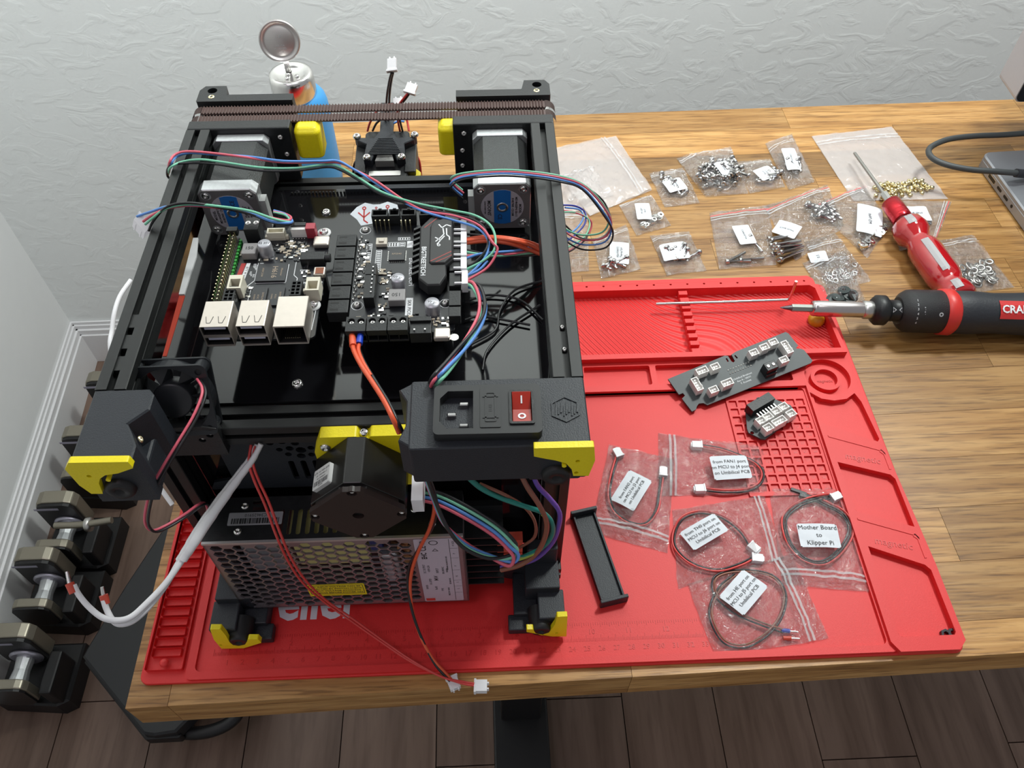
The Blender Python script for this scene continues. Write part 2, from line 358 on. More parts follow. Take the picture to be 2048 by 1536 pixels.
# ruler
for k in range(331):
    x = 0.8 + 56.5 - 12.0 + k; ln = 4.5 if k % 10 == 0 else (3.3 if k % 5 == 0 else 2.2)
    if x < 470: g.box(x, 16, 3, x + .22, 16 + ln, 3.25)
for k in range(1, 34):
    x = 45.3 + 10 * k
    if x < 470: g.text(str(k), 5, tr(x, 11, 3), .12)
for k in range(0, 14 * 16):
    x = 45.3 + 25.4 * k / 16; ln = 4 if k % 16 == 0 else (3 if k % 4 == 0 else 1.8)
    if x < 470: g.box(x, 29 - ln, 3, x + .22, 29, 3.25)
for k in range(1, 13): g.text(str(k), 5, tr(45.3 + 25.4 * k, 22.5, 3), .12)
g.build('embossed_marks', REDL, mt)
G().text('Weller', 36, tr(95.5, 50.5, 3), .05, bold=.9, sx=.88).build('lettering', mat('mat_lettering', (.72, .68, .74), .6), mt, label='large white printed word on the front left')

# ================================================================ the 3D printer, lying on its front
# local axes: x right, y from the feet (near) to the belts (far), z up from the mat
pr = thing('desktop_3d_printer', 'half-built black frame 3D printer with yellow feet, lying on its front on the red mat', '3D printer', (46.79, 22.34, 2), -0.00285)
def ext(axis, a, x, y, l, s0='extrusion'):
    """15 mm slotted extrusion: axis 0/1/2, start a, length l, corner (x, y) of the section"""
    c, h, o, i, d = 15, 7.5, 1.8, 3.6, 4.6
    pts = []
    for k in range(4):
        M = Matrix.Rotation(k * PI / 2, 2)
        for p in ((-h + .4, -h), (-o, -h), (-o, -h + 1.4), (-i, -h + 1.4), (-i + 1.2, -h + d), (i - 1.2, -h + d), (i, -h + 1.4), (o, -h + 1.4), (o, -h), (h - .4, -h)):
            q = M @ Vector(p); pts.append((q.x + h, q.y + h))
    g = G({0: basis((a, x, y), (0, 1, 0), (0, 0, 1), (1, 0, 0)), 1: basis((x, a, y), (0, 0, 1), (1, 0, 0), (0, 1, 0)), 2: basis((x, y, a), (1, 0, 0), (0, 1, 0), (0, 0, 1))}[axis])
    if axis == 1: pts = [(q, p) for p, q in pts][::-1]; 
    g.plate(pts, [], 0, l); g.box(5.6, 5.6, .2, 9.4, 9.4, l - .2); return g.build(s0, ANO, pr)
for x, z, l in ((0, 218, 208), (219, 218, 208), (0, 3, 158), (219, 3, 158)): ext(1, 39.6, x, z, l)
for x in (0, 219):
    for y in (45, 232): ext(2, 18.1, x, y, 199.8)
for y, z in ((45, 175), (238, 175), (45, 3), (232, 22)): ext(0, 15.2, y, z, 203.6)
G().box(6, 60.5, 189, 228, 237.5, 192).build('deck_panel', GLS, pr)
G().box(-2.5, 62, 20, -.3, 230, 200).build('side_panel', GLS, pr)
g = G(); 
for y in (52, 66, 80): g.box(5.8, y, 229.5, 9.2, y + 9, 232); 
g.build('slot_nut', ANO, pr)['kind'] = 'stuff'
def screw(x, y, z, r=2.9, h=1.8, n=(0, 0, 1), m=CHR, parent=pr, name='screw', hexr=1.3):
    z_ = Vector(n).normalized(); a = z_.orthogonal().normalized(); b = z_.cross(a); g = G(basis((x, y, z), a, b, z_))
    g.lathe([(r, 0), (r, h * .45), (r * .8, h * .85), (r * .55, h), (hexr, h), (hexr * .9, h * .35), (.1, h * .3)], None, 14)
    return g.build(name, m, parent)
for y in (57, 71, 85): screw(7.5, y, 231, 1.5, .8, hexr=.6)
screw(7.5, 236, 228, 1.5, .8, hexr=.6)
for y in (60, 75): screw(226.5, y, 229, 1.5, .8, hexr=.6, m=STL)
# red and white strips standing in for reflections in the side panel
RS = mat('red_reflection', (.42, .035, .012), .6); WS = mat('white_reflection', (.62, .62, .63), .55)
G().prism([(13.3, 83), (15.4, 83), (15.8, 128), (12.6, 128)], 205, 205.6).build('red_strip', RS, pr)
G().prism([(12.5, 128.5), (15.6, 128.5), (16.2, 160), (14, 176), (11, 176)], 205.2, 206.4).build('white_reflection_strip', WS, pr)

# ---- belt drive frames at the far end
def insert(x, y, z, n=(0, 0, 1), r=2.2, m=BRS): return screw(x, y, z, r, .7, n, m, pr, 'brass_insert', r * .55)
for s in (0, 1):
    X = (lambda x: x) if s == 0 else (lambda x: 234 - x)
    def PX_(a, b): return (min(X(a), X(b)), max(X(a), X(b)))
    g = G(); x0, x1 = PX_(0, 65); g.box(x0, 248, 192, x1, 257.5, 233); g.build('motor_plate', BLK, pr, bevel=1)
    g = G(); g.T = basis((0, 0, 0), (1, 0, 0), (0, 1, 0), (0, 0, 1))
    o = [(X(0), 279), (X(63), 279), (X(63), 286.5), (X(19), 286.5), (X(17), 297), (X(3), 297), (X(0), 292)]
    e = circ(X(8.5), 291.5, 3.2, 16)
    g.plate(o, [e], 226, 233); x0, x1 = PX_(0, 63); g.box(x0, 279, 196, x1, 286.5, 227); g.box(min(X(3), X(16)), 286, 205, max(X(3), X(16)), 295, 220)
    g.build('upper_drive_frame', BLK, pr, bevel=.7); G().cyl((X(8.5), 291.5, 222), (X(8.5), 291.5, 226.5), 3.1, n=14).build('screw_hole', SLOT, pr); insert(X(9), 284.6, 232.6)
    g = G()
    for y in (257.5, 269.5): g.cyl((X(5.5), y, 222), (X(5.5), y + 9, 222), 5.5)
    g.cyl((X(5.5), 256, 222), (X(5.5), 280, 222), 2.4); g.build('idler', CHR if s else BLK, pr)
    G().box(*(lambda a: (a[0], 257, 190, a[1], 280, 214))(PX_(2, 60))).build('drive_core', BLK, pr)
    # motor, shaft along y
    m0, m1 = (16, 51.2) if s == 0 else (181.5, 216.7)
    def sq(a, b, z0, z1, c): return [(a + c, z0), (b - c, z0), (b, z0 + c), (b, z1 - c), (b - c, z1), (a + c, z1), (a, z1 - c), (a, z0 + c)]
    MT = basis((0, 0, 0), (1, 0, 0), (0, 0, 1), (0, -1, 0))   # prism z runs towards the camera
    g = G(MT); g.prism(sq(m0, m1, 194, 229, 3), -247.6, -241, .3); g.build('motor_flange', ALU, pr)
    g = G(MT); g.prism(sq(m0 + .6, m1 - .6, 194.6, 228.4, 6), -241, -201.5); g.build('motor_body', mat('laminated_steel', (.055, .058, .058), .38, .6, bump=.5, bscale=1500), pr)
    cap = G(MT).prism(sq(m0, m1, 194, 229, 3.2), -201.5, -192.5, .4).build('motor_cap', ALU, pr)
    cx, cz = (m0 + m1) / 2, 211.5; face = mat('motor_face', (.17, .16, .16), .5, .3)
    g = G(MT); g.plate(sq(m0 + .4, m1 - .4, 194.4, 228.6, 3.2), [circ(cx + a, cz + b, 3.4, 14) for a in (-13, 13) for b in (-13, 13)], -192.5, -191.9); g.build('face_plate', face, cap, world=False)
    G(MT).prism(circ(cx, cz, 13.3, 36), -191.9, -191.7).build('label_disc', mat('silver_label', (.42, .40, .44), .5), cap)
    bw = 5.2; h = math.sqrt(13.3 ** 2 - bw ** 2)
    G(MT).prism([(cx - bw, cz - h), (cx - 2, cz - 13.1), (cx + 2, cz - 13.1), (cx + bw, cz - h), (cx + bw, cz + h), (cx + 2, cz + 13.1), (cx - 2, cz + 13.1), (cx - bw, cz + h)], -191.7, -191.6).build('blue_band', mat('label_blue', (.01, .14, .46), .45), cap)
    g = G(MT); sg = 1 if s == 0 else -1; R90 = rot(90 * sg)
    for t, dx, dz, z in (('MODEL', -11 * sg, -1.5, 2.2), ('MS14HS5P4150-11', -8.6 * sg, 0, 2.0), ('81827005  C21208', -6.4 * sg, 0, 1.8), ("MOONS'", 8.2 * sg, -.5, 3.1), ('moving in better ways', 10.6 * sg, 0, 1.1), ('CE', 2.8 * sg * .6, 7.6 * sg, 3.6)):
        g.text(t, z, tr(cx + dx, cz + dz, -191.6) @ R90, .02, bold=.04)
    g.build('label_print', INK, cap)
    G(MT).lathe([(3.6, 0), (3.6, .5), (3, .6), (2.2, .5), (2, -.2), (.2, -.3)], tr(cx, cz, -191.8), 20).build('shaft_boss', STL, cap)
    for a in (-13, 13):
        for b in (-13, 13): screw(cx + a, 192.5, cz + b, 2.3, 1.2, (0, -1, 0), parent=cap, hexr=.9)
    cs = m1 if s == 0 else m0
    d = 1 if s == 0 else -1
    g = G(); g.box(cs, 193.5, 198, cs + 3.4 * d, 200, 219); g.build('motor_socket', mat('grey_socket', (.36, .37, .36), .5), cap); 
    # yellow idler housing
    g = G(); x0, x1 = PX_(66 if s == 0 else 61, 83 if s == 0 else 75); g.prism(rrect(x0, 249.5, x1, 268, 4), 208, 230, 3); g.build('tensioner_knob', YEL, pr, bevel=1.5)
    for (dx, dz) in ((58, 226), (59.5, 213), (60, 201)): insert(X(dx), 248, dz, (0, -1, 0), 1.7, STL)
# belts with teeth: one part per belt
def belt(y, nm='belt'):
    g = G(); g.box(4, y, 229.3, 230, y + 7.4, 230.2); n = 112
    for k in range(n):
        x = 4.5 + k * 2.008; g.add([(x, y, 230.2), (x + 1.3, y, 230.2), (x + .65, y, 231.3), (x, y + 7.4, 230.2), (x + 1.3, y + 7.4, 230.2), (x + .65, y + 7.4, 231.3)], [(0, 1, 2), (5, 4, 3), (0, 2, 5, 3), (1, 4, 5, 2)])
    for e, cx in ((-1, 4), (1, 230)):
        for k in range(6):
            a0, a1 = k * .26, (k + 1) * .26; c = (cx, 224); r0, r1 = 6.2, 7
            g.add([(cx + e * r1 * math.sin(a), yy, 223.7 + r1 * math.cos(a)) for a in (a0, a1) for yy in (y, y + 7.4)], [(0, 1, 3, 2), (2, 3, 1, 0)])
    return g.build(nm, mat('belt_rubber', (.10, .062, .055), .55), pr)
belt(259); belt(269.2)

# ---- skirts and feet
EM = basis((0, 0, 0), (1, 0, 0), (0, 0, 1), (0, -1, 0))
g = G(); g.prism([(.3, 39.4), (26, 39.4), (29, 36), (29, 27), (21, 19), (24, 14), (27.6, 7), (27.6, 0), (.3, 0)], 196, 233, .8)
sk = g.build('corner_skirt', PRT, pr); insert(24.2, 16.5, 224, (1, .2, .35), 1.9)
g = G(); g.prism(rrect(151, 0, 233.8, 39.4, 1.2, 2), 205, 233, .6); g.prism([(145, 35), (152, 39.4), (152, 2), (146, 6), (149, 14), (149, 28)], 206, 232, .6)
rs = g.build('inlet_skirt', PRT, pr)
em = G()
hx = circ(223.6, 20, 7.6, 6, PI / 2)
for i in range(6):
    a, b = Vector(hx[i]), Vector(hx[(i + 1) % 6]); em.prism([tuple(a), tuple(b), tuple(b * .88 + Vector((223.6, 20)) * .12), tuple(a * .88 + Vector((223.6, 20)) * .12)], 233, 233.5)
for k in range(9):
    x = 218.6 + k * 1.25; em.prism([(x, 16 + (k % 3)), (x + .7, 16 + (k % 3)), (x + 1.3, 24 - (k % 2) * 2), (x + .6, 24 - (k % 2) * 2)], 233, 233.45)
em.build('hexagon_emblem', PRT, rs)
# power inlet with fuse drawer and red rocker switch
PT = tr(187.2, 18, 233) @ rot(-.6)
g = G(PT); g.prism(rrect(-24.8, -14.2, 24.8, 13.8, 2.5, 4), 0, 2.4)
io = [(-12.6, 10.2), (-18.4, 10.2), (-22, 6), (-22, -7), (-18.4, -11), (-6.6, -11), (-6.6, 10.2)]
g = G(PT); g.plate(rrect(-24.8, -14.2, 24.8, 13.8, 2.5, 4), [io, rrect(10, -9.6, 21.6, 9.8, .8, 2)], 0, 5.5); inl = g.build('power_inlet', mat('inlet_plastic', (.018, .019, .02), .4), pr, bevel=.6)
g = G(PT); g.box(-22.5, -11.5, -8, -6, 10.8, -7); g.box(9.6, -10, -3, 22, 10, -2); g.build('inlet_well', SLOT, inl)
g = G(PT)
for (x, y) in ((-11, 5.4), (-16.6, -.6), (-11, -6.8)): g.prism(rrect(x - 2.2, y - .9, x + 2.2, y + .9, .6, 2), -7, 2.2, .4)
g.build('contact_pin', CHR, inl)['kind'] = 'stuff'
g = G(PT); g.prism(rrect(-3.4, -11, 6, 11.4, .5, 2), 5.5, 5.9)
g.plate(rrect(-1.2, -8, 4, 9, .4, 1), [rrect(-.4, -7.2, 3.2, 8.2, .4, 1)], 5.9, 6.2); g.box(-2.2, 6, 5.9, 5, 6.6, 6.2); g.box(-2.2, -6, 5.9, 5, -5.4, 6.2); g.text('FUSE', 2.2, tr(1.4, 0, 5.9) @ rot(90), .05)
g.build('fuse_drawer', mat('inlet_plastic', (0, 0, 0)), inl)
g = G(PT); g.plate(rrect(10, -9.6, 21.6, 9.8, .8, 2), [rrect(11.2, -8.4, 20.4, 8.6, .5, 2)], 3, 6.4); g.build('switch_bezel', BLK, inl)
SWR = mat('translucent_red', (.34, .016, .005), .28)
g = G(PT @ basis((0, 0, 0), (0, 1, 0), (0, 0, 1), (1, 0, 0))); g.prism([(-8.2, -1), (8.4, -1), (8.4, 6.8), (.2, 3.6), (-8.2, 5.2)], 11.4, 20.2); sw = g.build('rocker_switch', SWR, inl, bevel=.3)
g = G(PT); g.T = PT @ basis((15.8, 4.6, 5.45), (1, 0, 0), (0, .93, .36), (0, -.36, .93)); g.box(-.35, -1.9, 0, .35, 1.9, .12)
g.T = PT @ basis((15.8, -4.2, 4.55), (1, 0, 0), (0, .98, -.19), (0, .19, .98)); g.plate(circ(0, 0, 1.9, 20), [circ(0, 0, 1.05, 16)], 0, .14); g.build('switch_print', PRW, sw)

# yellow foot covers (outlines in the bottom plane) and rubber feet
def foot_cover(pts, ho, th=3.2):
    g = G(EM); o = [(p[0], max(p[2], 1.35)) for p in pts]; g.plate(o, [circ(a, b, 1.1, 10) for a, b in ho], -.2, th); return g.build('foot_cover', YEL, pr, bevel=.7)
foot_cover([(1.6, -3, 235.6), (27.4, -3, 234.9), (27.9, -3, 229.7), (19.6, -3, 225.7), (13.3, -3, 224.4), (9.9, -3, 221.6), (7.9, -3, 217.7), (6.1, -3, 208.4), (0.9, -3, 208.7), (-1.5, -3, 216.5), (-2.1, -3, 230.4)], [(6, 224), (13, 220)])
foot_cover([(207.5, -3, 235.9), (234.7, -3, 235.6), (236, -3, 224.3), (234, -3, 210.9), (226.7, -3, 211.3), (225.6, -3, 217.2), (222.7, -3, 222.5), (217.5, -3, 225.4), (213.3, -3, 226.9), (207.7, -3, 229.2)], [(228, 224), (222, 220), (228, 214)])
foot_cover([(6.9, -3, 39.7), (13.5, -3, 39.1), (13.7, -3, 28), (12.9, -3, 16.5), (13.7, -3, 11), (17, -3, 8.8), (21.6, -3, 11.1), (26.2, -3, 20.6), (32.3, -3, 20), (33, -3, 13.6), (19, -3, 4.9), (4.6, -3, 5.5), (4.3, -3, 21.8)], [(6, 12)])
foot_cover([(226.9, -3, 40), (233.6, -3, 40.2), (234.8, -3, 5.2), (225.1, -3, 6.1), (207.8, -3, 15.8), (207.7, -3, 20.6), (212, -3, 20.2), (213.8, -3, 13), (217.9, -3, 9), (222.8, -3, 13), (226.2, -3, 27.5)], [(228, 12)])
def rubber(x, z, l=3.0):
    g = G(); g.lathe([(8.4, 0), (8.2, 6), (7.2, 13), (6.9, 15), (6, 16), (2.4, 16), (2.2, 12), (.2, 11.5)], basis((x, 16 - l, z), (1, 0, 0), (0, 0, 1), (0, -1, 0)), 22); return g.build('rubber_foot', LEG, pr)
rubber(18.4, 14.4); rubber(217.4, 14.4); rubber(14, 209, 3); rubber(219, 209, 3)
def footbox(X, low):
    g = G()
    if low:
        for a, b, c, d, z in ((.5, 2, 18, 22, 25), (3, 20, 26, 40, 32), (.5, 1, 38, 12, 9)): g.box(X(a), b, 1.7, X(c), d, z)
        g.box(X(4), 38, 1.7, X(24), 46, 52); g.box(X(18), 10, 1.7, X(34), 40, 14); g.prism([(X(22), 38), (X(40), 42), (X(40), 46), (X(22), 46)], 1.7, 28)
    g.build('foot_bracket', PRT, pr, bevel=.8)
footbox(lambda a: a, 1); footbox(lambda a: 234 - a, 1)
g = G(); g.box(2, 4, 198, 26, 38, 214); g.box(4, 2, 192, 26, 30, 200); g.build('foot_bracket', PRT, pr, bevel=1.5)
g = G(); g.box(206, 4, 196, 232, 36, 206); g.build('foot_bracket', PRT, pr, bevel=1.5)

# ---- lower deck: vented plates
def bowtie(x0, z0, w, h): return rrect(x0, z0, x0 + w, z0 + h, 1, 2)
vent = [circ(a, b, r, 10) for a, b, r in [(64, 161, 2.3), (71, 163, 3.4), (78, 160, 2.3), (84, 163, 2), (68, 154, 1.9), (74, 155, 2.3), (80, 153, 3), (86, 155, 2), (72, 149, 2), (79, 147, 2.6), (85, 148, 2)]] + [rrect(70, 122, 73.4, 142, 1.2, 2), rrect(77, 122, 80.4, 142, 1.2, 2), rrect(84, 122, 87.4, 142, 1.2, 2)]
g = G(EM); g.plate([(18, 113), (100, 113), (100, 171), (34, 171), (34, 124), (22, 121)], vent, -57, -55); g.build('vented_cover', PRT, pr, bevel=.3)
g = G(EM); g.plate([(15, 18), (219, 18), (219, 175), (15, 175)], [], -62.6, -60.6); g.build('lower_deck', GLS, pr)
# fan mounting plate at the left
g = G(EM); g.plate([(14, 172), (47, 172), (47, 196), (40, 198), (22, 198), (14, 196)], [circ(a, b, 1.9, 12) for a, b in ((17.5, 190), (24, 186), (37, 186), (42, 190))], -46, -41); g.build('fan_mount', BLK, pr, bevel=.5)
for a, b in ((17.5, 190), (24, 186), (37, 186), (42, 190)): screw(a, 42.5, b, 1.3, .6, (0, -1, 0), STL, hexr=.5)
# 40 mm fan, tilted
FT = basis((27.5, 52.5, 208.5), (1, .02, 0), (0, .42, .91), (.02, -.91, .42))
fo = [circ(a, b, 1.7, 10) for a in (-16, 16) for b in (-16, 16)]
g = G(FT); g.plate(rrect(-20, -20, 20, 20, 3.5, 4), [circ(0, 0, 18.6, 40)] + fo, 3.4, 5); g.plate(rrect(-20, -20, 20, 20, 3.5, 4), [circ(0, 0, 18.6, 40)] + fo, -5, -3.4)
for a in (-16, 16):
    for b in (-16, 16): g.cyl((a, b, -4), (a, b, 4), 3.6, n=14)
g.plate(circ(0, 0, 19.9, 40), [circ(0, 0, 18.7, 40)], -3.6, 3.6)
fan = g.build('fan_frame', mat('fan_plastic', (.016, .018, .021), .38, vary=.1), pr)
g = G(FT); g.lathe([(10, -4.5), (10, 3.5), (9, 4.4), (.2, 4.5)], None, 28)
for k in range(7):
    M = rot(k * 360 / 7); q = []
    for r in (9.5, 18):
        for a, z in ((-.24, -3.2), (.24, 3.0)): q.append(M @ Vector((r * math.cos(a), r * math.sin(a), z)))
    g.add(q, [(0, 1, 3, 2), (2, 3, 1, 0)])
g.build('fan_rotor', mat('fan_plastic', (0, 0, 0)), fan)
g = G(FT)
for k in range(3): M = rot(30 + k * 120); v = [M @ Vector(p) for p in ((8, -1, -4.9), (19, -1, -4.9), (19, 1, -4.9), (8, 1, -4.9))]; g.add(v + [p + Vector((0, 0, 1)) for p in v], [(3, 2, 1, 0), (4, 5, 6, 7), (0, 1, 5, 4), (2, 3, 7, 6)])
g.build('fan_strut', mat('fan_plastic', (0, 0, 0)), fan)['kind'] = 'stuff'

# ---- Z motor on its yellow mount
g = G(EM)
zo = [(94, 176), (99, 189.5), (118, 189.5), (119.5, 186.5), (124, 186.5), (125.5, 189.5), (147, 189.5), (151, 176), (151, 140), (94, 140)]
g.plate(zo, [circ(99.5, 181, 1.9, 12), circ(146, 181, 1.9, 12)], -45, -38); zm = g.build('motor_mount', YEL, pr, bevel=.9)
for x in (100.5, 145): screw(x, 38.4, 180.5, 2.8, 2, (0, -1, 0), parent=zm)
screw(121.5, 42, 187.2, 2.6, 1.6, (0, 0, 1), parent=zm)
def diamond(r, c, cx=118.2, cz=165): 
    o = []
    for k in range(4):
        for e in (-1, 1):
            p = rot(k * 90) @ Vector((r - c, e * c, 0)); o.append((cx + p.x, cz + p.y))
    return o
ZB = mat('black_motor_paint', (.010, .0095, .0085), .3, vary=.2); ZF = mat('motor_end_brown', (.022, .013, .011), .4)
body = G(EM).prism(diamond(29, 4.5), -38, -10, 0).build('stepper_motor', ZB, pr, bevel=.5)
G(EM).prism(diamond(28.3, 7), -10.2, -7, 0).build('end_bell', ZB, body); 
g = G(EM); g.plate(diamond(29, 4.5), [circ(118.2, 165, 3, 20)] + [circ(118.2 + a, 165 + b, 2.6, 14) for a, b in ((22.5, 0), (-22.5, 0), (0, 22.5), (0, -22.5))], -8, -5); g.build('end_plate', ZF, body)
G(EM).prism(circ(118.2, 165, 3, 16), -9, -8).build('shaft_hole', SLOT, body)
for a, b in ((22.5, 0), (-22.5, 0), (0, 22.5), (0, -22.5)): screw(118.2 + a, 7.6, 165 + b, 2.2, 1.8, (0, -1, 0), parent=body, hexr=.8)
# paper label on the upper left side
n = Vector((-1, 0, 1)).normalized(); LT = basis((104.2, 20, 179.2), (1, 0, 1), (0, 1, 0), (-1, 0, 1)); LT = basis((103.3, 21, 178.1), (1, 0, 1), (0, 1, 0), (-1, 0, 1))
G(LT).prism(rrect(-9, -6, 5, 6, 1, 3), 0, 3.0).build('paper_label', mat('label_paper', (.58, .58, .57), .6), body)
g = G(LT)
for t, y, s_ in (('QTE: 12-102A-2070', 3.6, 1.6), ('1.8 17HS4401-S', 1.6, 1.5), ('SN 22090531', -.3, 1.4), ('20220902', -4.9, 1)): g.text(t, s_, tr(-2, y, 3.0), .02)
rr = random.Random(5); x = -8
while x < 4: w_ = rr.choice((.25, .45)); g.box(x, -4.2, 3, x + w_, -1.4, 3.04); x += w_ + rr.choice((.2, .4))
g.build('label_print', INK, body)
G(EM).box(146, 160, -34, 152, 172, -9).build('motor_socket', WHT, body)

# ---- power supply
ALS = mat('folded_aluminium', (.34, .31, .33), .38, .8, vary=.12); DKS = mat('dark_sheet_steel', (.05, .052, .055), .28, .7, vary=.2)
psu = G().box(18, 48.5, 16, 170, 50, 110).box(18, 20, 16, 19.2, 50, 110).box(168.8, 20, 16, 170, 50, 110).box(18, 20, 16, 170, 50, 17).build('power_supply', ALS, pr)
hexes = []
for c in range(18):
    for r in range(12):
        x = 24.6 + c * 6.5; z = 21.2 + r * 7.5 + (3.75 if c % 2 else 0)
        if z < 107 and x < 139 and z < 105.6: hexes.append(circ(x, z, 3.75, 6))
g = G(EM); g.plate([(18, 16), (141, 16), (141, 110), (18, 110)], hexes, -21.2, -20); g.build('perforated_cover', ALS, psu)
g = G(); sl = [rrect(61 + k * 5.4, 24, 63.8 + k * 5.4, 41, 1.3, 3) for k in range(12)] + [rrect(44, 41, 52, 43.4, .5, 2), rrect(44, 45, 52, 47.4, .5, 2)]
g.plate(rrect(18, 20, 170, 50, .6, 2), sl, 109.8, 111); g.build('top_cover', DKS, psu)
G().box(18, 19.4, 109.2, 170, 21, 111.2).build('folded_edge', mat('bright_edge', (.62, .60, .60), .3, .7), psu)
for x, y in ((39.5, 44), (38, 27), (141, 38), (152, 28), (156, 42)): screw(x, y, 111, 2.4, 1.2, parent=psu)
G().prism(rrect(31, 31, 63, 39.5, .6, 2), 111, 111.15).build('barcode_label', mat('grey_label', (.30, .30, .32), .5), psu)
g = G(); x = 33; rr = random.Random(9)
while x < 61: w_ = rr.choice((.5, .9, 1.3)); g.box(x, 32, 111.15, x + w_, 35.6, 111.2); x += w_ + rr.choice((.3, .5))
g.text('GC34625910', 2.8, tr(48, 37.6, 111.15) @ rot(180), .02); g.build('barcode_print', INK, psu)
def blob(nm, m, *a): return G().box(*a).build(nm, m, psu, bevel=1.2)
TY = mat('transformer_tape', (.62, .56, .22), .45); blob('transformer', TY, 66, 26, 66, 110, 46, 105)
blob('capacitor', mat('capacitor_blue', (.01, .03, .16), .35), 112, 26, 82, 120, 44, 104); blob('capacitor', MATS['capacitor_blue'], 150, 26, 60, 160, 44, 100)
blob('heat_sink', ALU, 116, 24, 44, 128, 30, 80); blob('heat_sink', ALU, 137, 24, 40, 139.5, 46, 78)
g = G(); 
for k in range(7): g.cyl((124 + 4 * (k % 3), 30 + 2 * (k % 4), 60 + k * 5), (136, 30, 60 + k * 5), 2.4)
g.build('coil', mat('copper_coil', (.40, .18, .08), .4, .6), psu)['kind'] = 'stuff'
blob('heat_sink', mat('grey_heat_sink', (.22, .24, .26), .5, .5), 36, 24, 66, 60, 28, 100)
G().box(20, 46, 18, 168, 47.6, 108).build('circuit_board', mat('psu_board', (.05, .012, .012), .5), psu)
G(EM).box(141, 16, -21.2, 170, 110, -20).build('end_flange', ALS, psu)
LB = basis((153.5, 19.8, 63), (1, 0, 0), (0, 0, 1), (0, -1, 0))
G(LB).prism(rrect(-13, -45, 13, 45, 1, 2), 0, .15).build('rating_label', mat('label_lilac', (.50, .43, .50), .6), psu)
g = G(LB)
g.text('CE', 5.5, tr(-8, 33, .15) @ rot(90), .02, bold=.1); g.text('CB', 4, tr(-8, 40, .15) @ rot(90), .02, bold=.05); g.text('EHC', 4.5, tr(-8, 23, .15) @ rot(90), .02, bold=.15)
g.plate(circ(-1.5, 40, 2.8, 18), [circ(-1.5, 40, 2.2, 18)], .15, .2)
g.plate([(-3, 29), (1, 29), (-1, 32.6)], [[(-2.2, 29.5), (.2, 29.5), (-1, 31.8)]], .15, .2)
for t, x, y, z in (('DC OUTPUT', -9.5, 5, 2.2), ('+24V 6.5A', -6.8, 5, 2.2), ('100-240VAC', 2, 2, 2), ('INPUT', -1.6, 2, 2.4), ('50/60Hz', 4.4, 2, 1.7), ('UL LISTED', -7, -14, 2), ('MW', -3, -9, 4), ('WARNING HAZARDOUS AREA', 5, 12, 1.4), ('SEE MANUAL', 5.6, -14, 1.6), ('E183223', -9.8, -22, 1.8), ('RoHS', -4, -24, 2.2), ('TYPE', 0, -27, 2), ('MADE IN CHINA', 4, -30, 1.7)):
    g.text(t, z, tr(x, y, .15) @ rot(90), .02, bold=.03)
g.box(7.6, -44, .15, 7.9, 44, .2)
for y, t in ((38, '+V ADJ'), (25, 'P'), (8, 'P'), (-7, 'N'), (-16, 'L'), (-26, 'L')):
    g.box(7.8, y - 6, .15, 12.6, y - 5.8, .2); g.text(t, 2.2, tr(10.2, y, .15) @ rot(90), .02)
g.build('label_print', INK, psu)
G(LB).box(-12, -44, .15, -6, -40, .2).build('red_mark', mat('red_print', (.55, .05, .04), .5), psu)
WS_ = basis((85.5, 19.8, 41), (1, 0, .0), (0, 0, 1), (0, -1, 0))
G(WS_).prism(rrect(-19, -8, 18, 9, 1, 2), 0, .3).build('warning_label', mat('label_yellow', (.72, .58, .01), .5), psu)
g = G(WS_)
for t, y in (('AC INPUT VOLTAGE CAN BE', 5.6), ('SELECTED BY SWITCH.CHECK', 2.6), ('INPUT VOLTAGE AVOIDING', -.4), ('DAMAGE BEFORE POWER ON', -3.4)): g.text(t, 2.45, tr(-.5, y, .3), .02, bold=.05)
g.plate(rrect(-18, -5.4, 17, 8, .8, 2), [rrect(-17.6, -5, 16.6, 7.6, .8, 2)], .3, .35); g.build('warning_print', INK, psu)
g = G()
for k in range(8): g.box(170, 27, 26 + k * 9.4, 194, 46, 27.2 + k * 9.4)
g.box(170, 44, 24, 194, 48, 102); tb = g.build('terminal_block', BLK, psu)
for k in (3, 4, 5): 
    G().box(190, 30, 29 + k * 9.3, 206, 36, 36 + k * 9.3).build('crimp_sleeve', mat('red_sleeve', (.55, .07, .04), .45), psu)

# ================================================================ electronics on the deck
def jst(g, x0, y0, x1, y1, z, h, wall=.8, n=2, open_=1):
    g.plate([(x0, y0), (x1, y0), (x1, y1), (x0, y1)], [[(x0 + wall, y0 + wall), (x1 - wall, y0 + wall), (x1 - wall, y1 - wall), (x0 + wall, y1 - wall)]], z + 1, z + h); g.box(x0, y0, z, x1, y1, z + 1.4)
def pins(g, pts, z0, z1, r=.32):
    for x, y in pts: g.box(x - r, y - r, z0, x + r, y + r, z1)
def smd(g, x0, y0, x1, y1, z, n, rr, mi=3):
    for k in range(n):
        x, y = rr.uniform(x0, x1), rr.uniform(y0, y1); a, b = rr.choice(((.9, .5), (.5, .9), (1.3, .7), (.7, .7))); g.box(x - a, y - b, z, x + a, y + b, z + rr.uniform(.3, .9), mi=rr.randrange(mi))
def scr(t, g, sz, x, y, z, a=0, b=.05): g.text(t, sz, tr(x, y, z) @ rot(a), .02, bold=b)
GRN = mat('green_header', (.02, .26, .035), .5); CPW = mat('capacitor_can', (.50, .50, .54), .35, .6); FER = mat('grey_inductor', (.26, .25, .25), .5)
PI_ = tag(G().plate(rrect(40, 80.5, 97.6, 165.5, 2.5, 4), [circ(94, 162, 1.5, 10), circ(94.3, 103.6, 1.5, 10)], 218.6, 220).build('control_computer', PCB, pr))
Z = 220.0
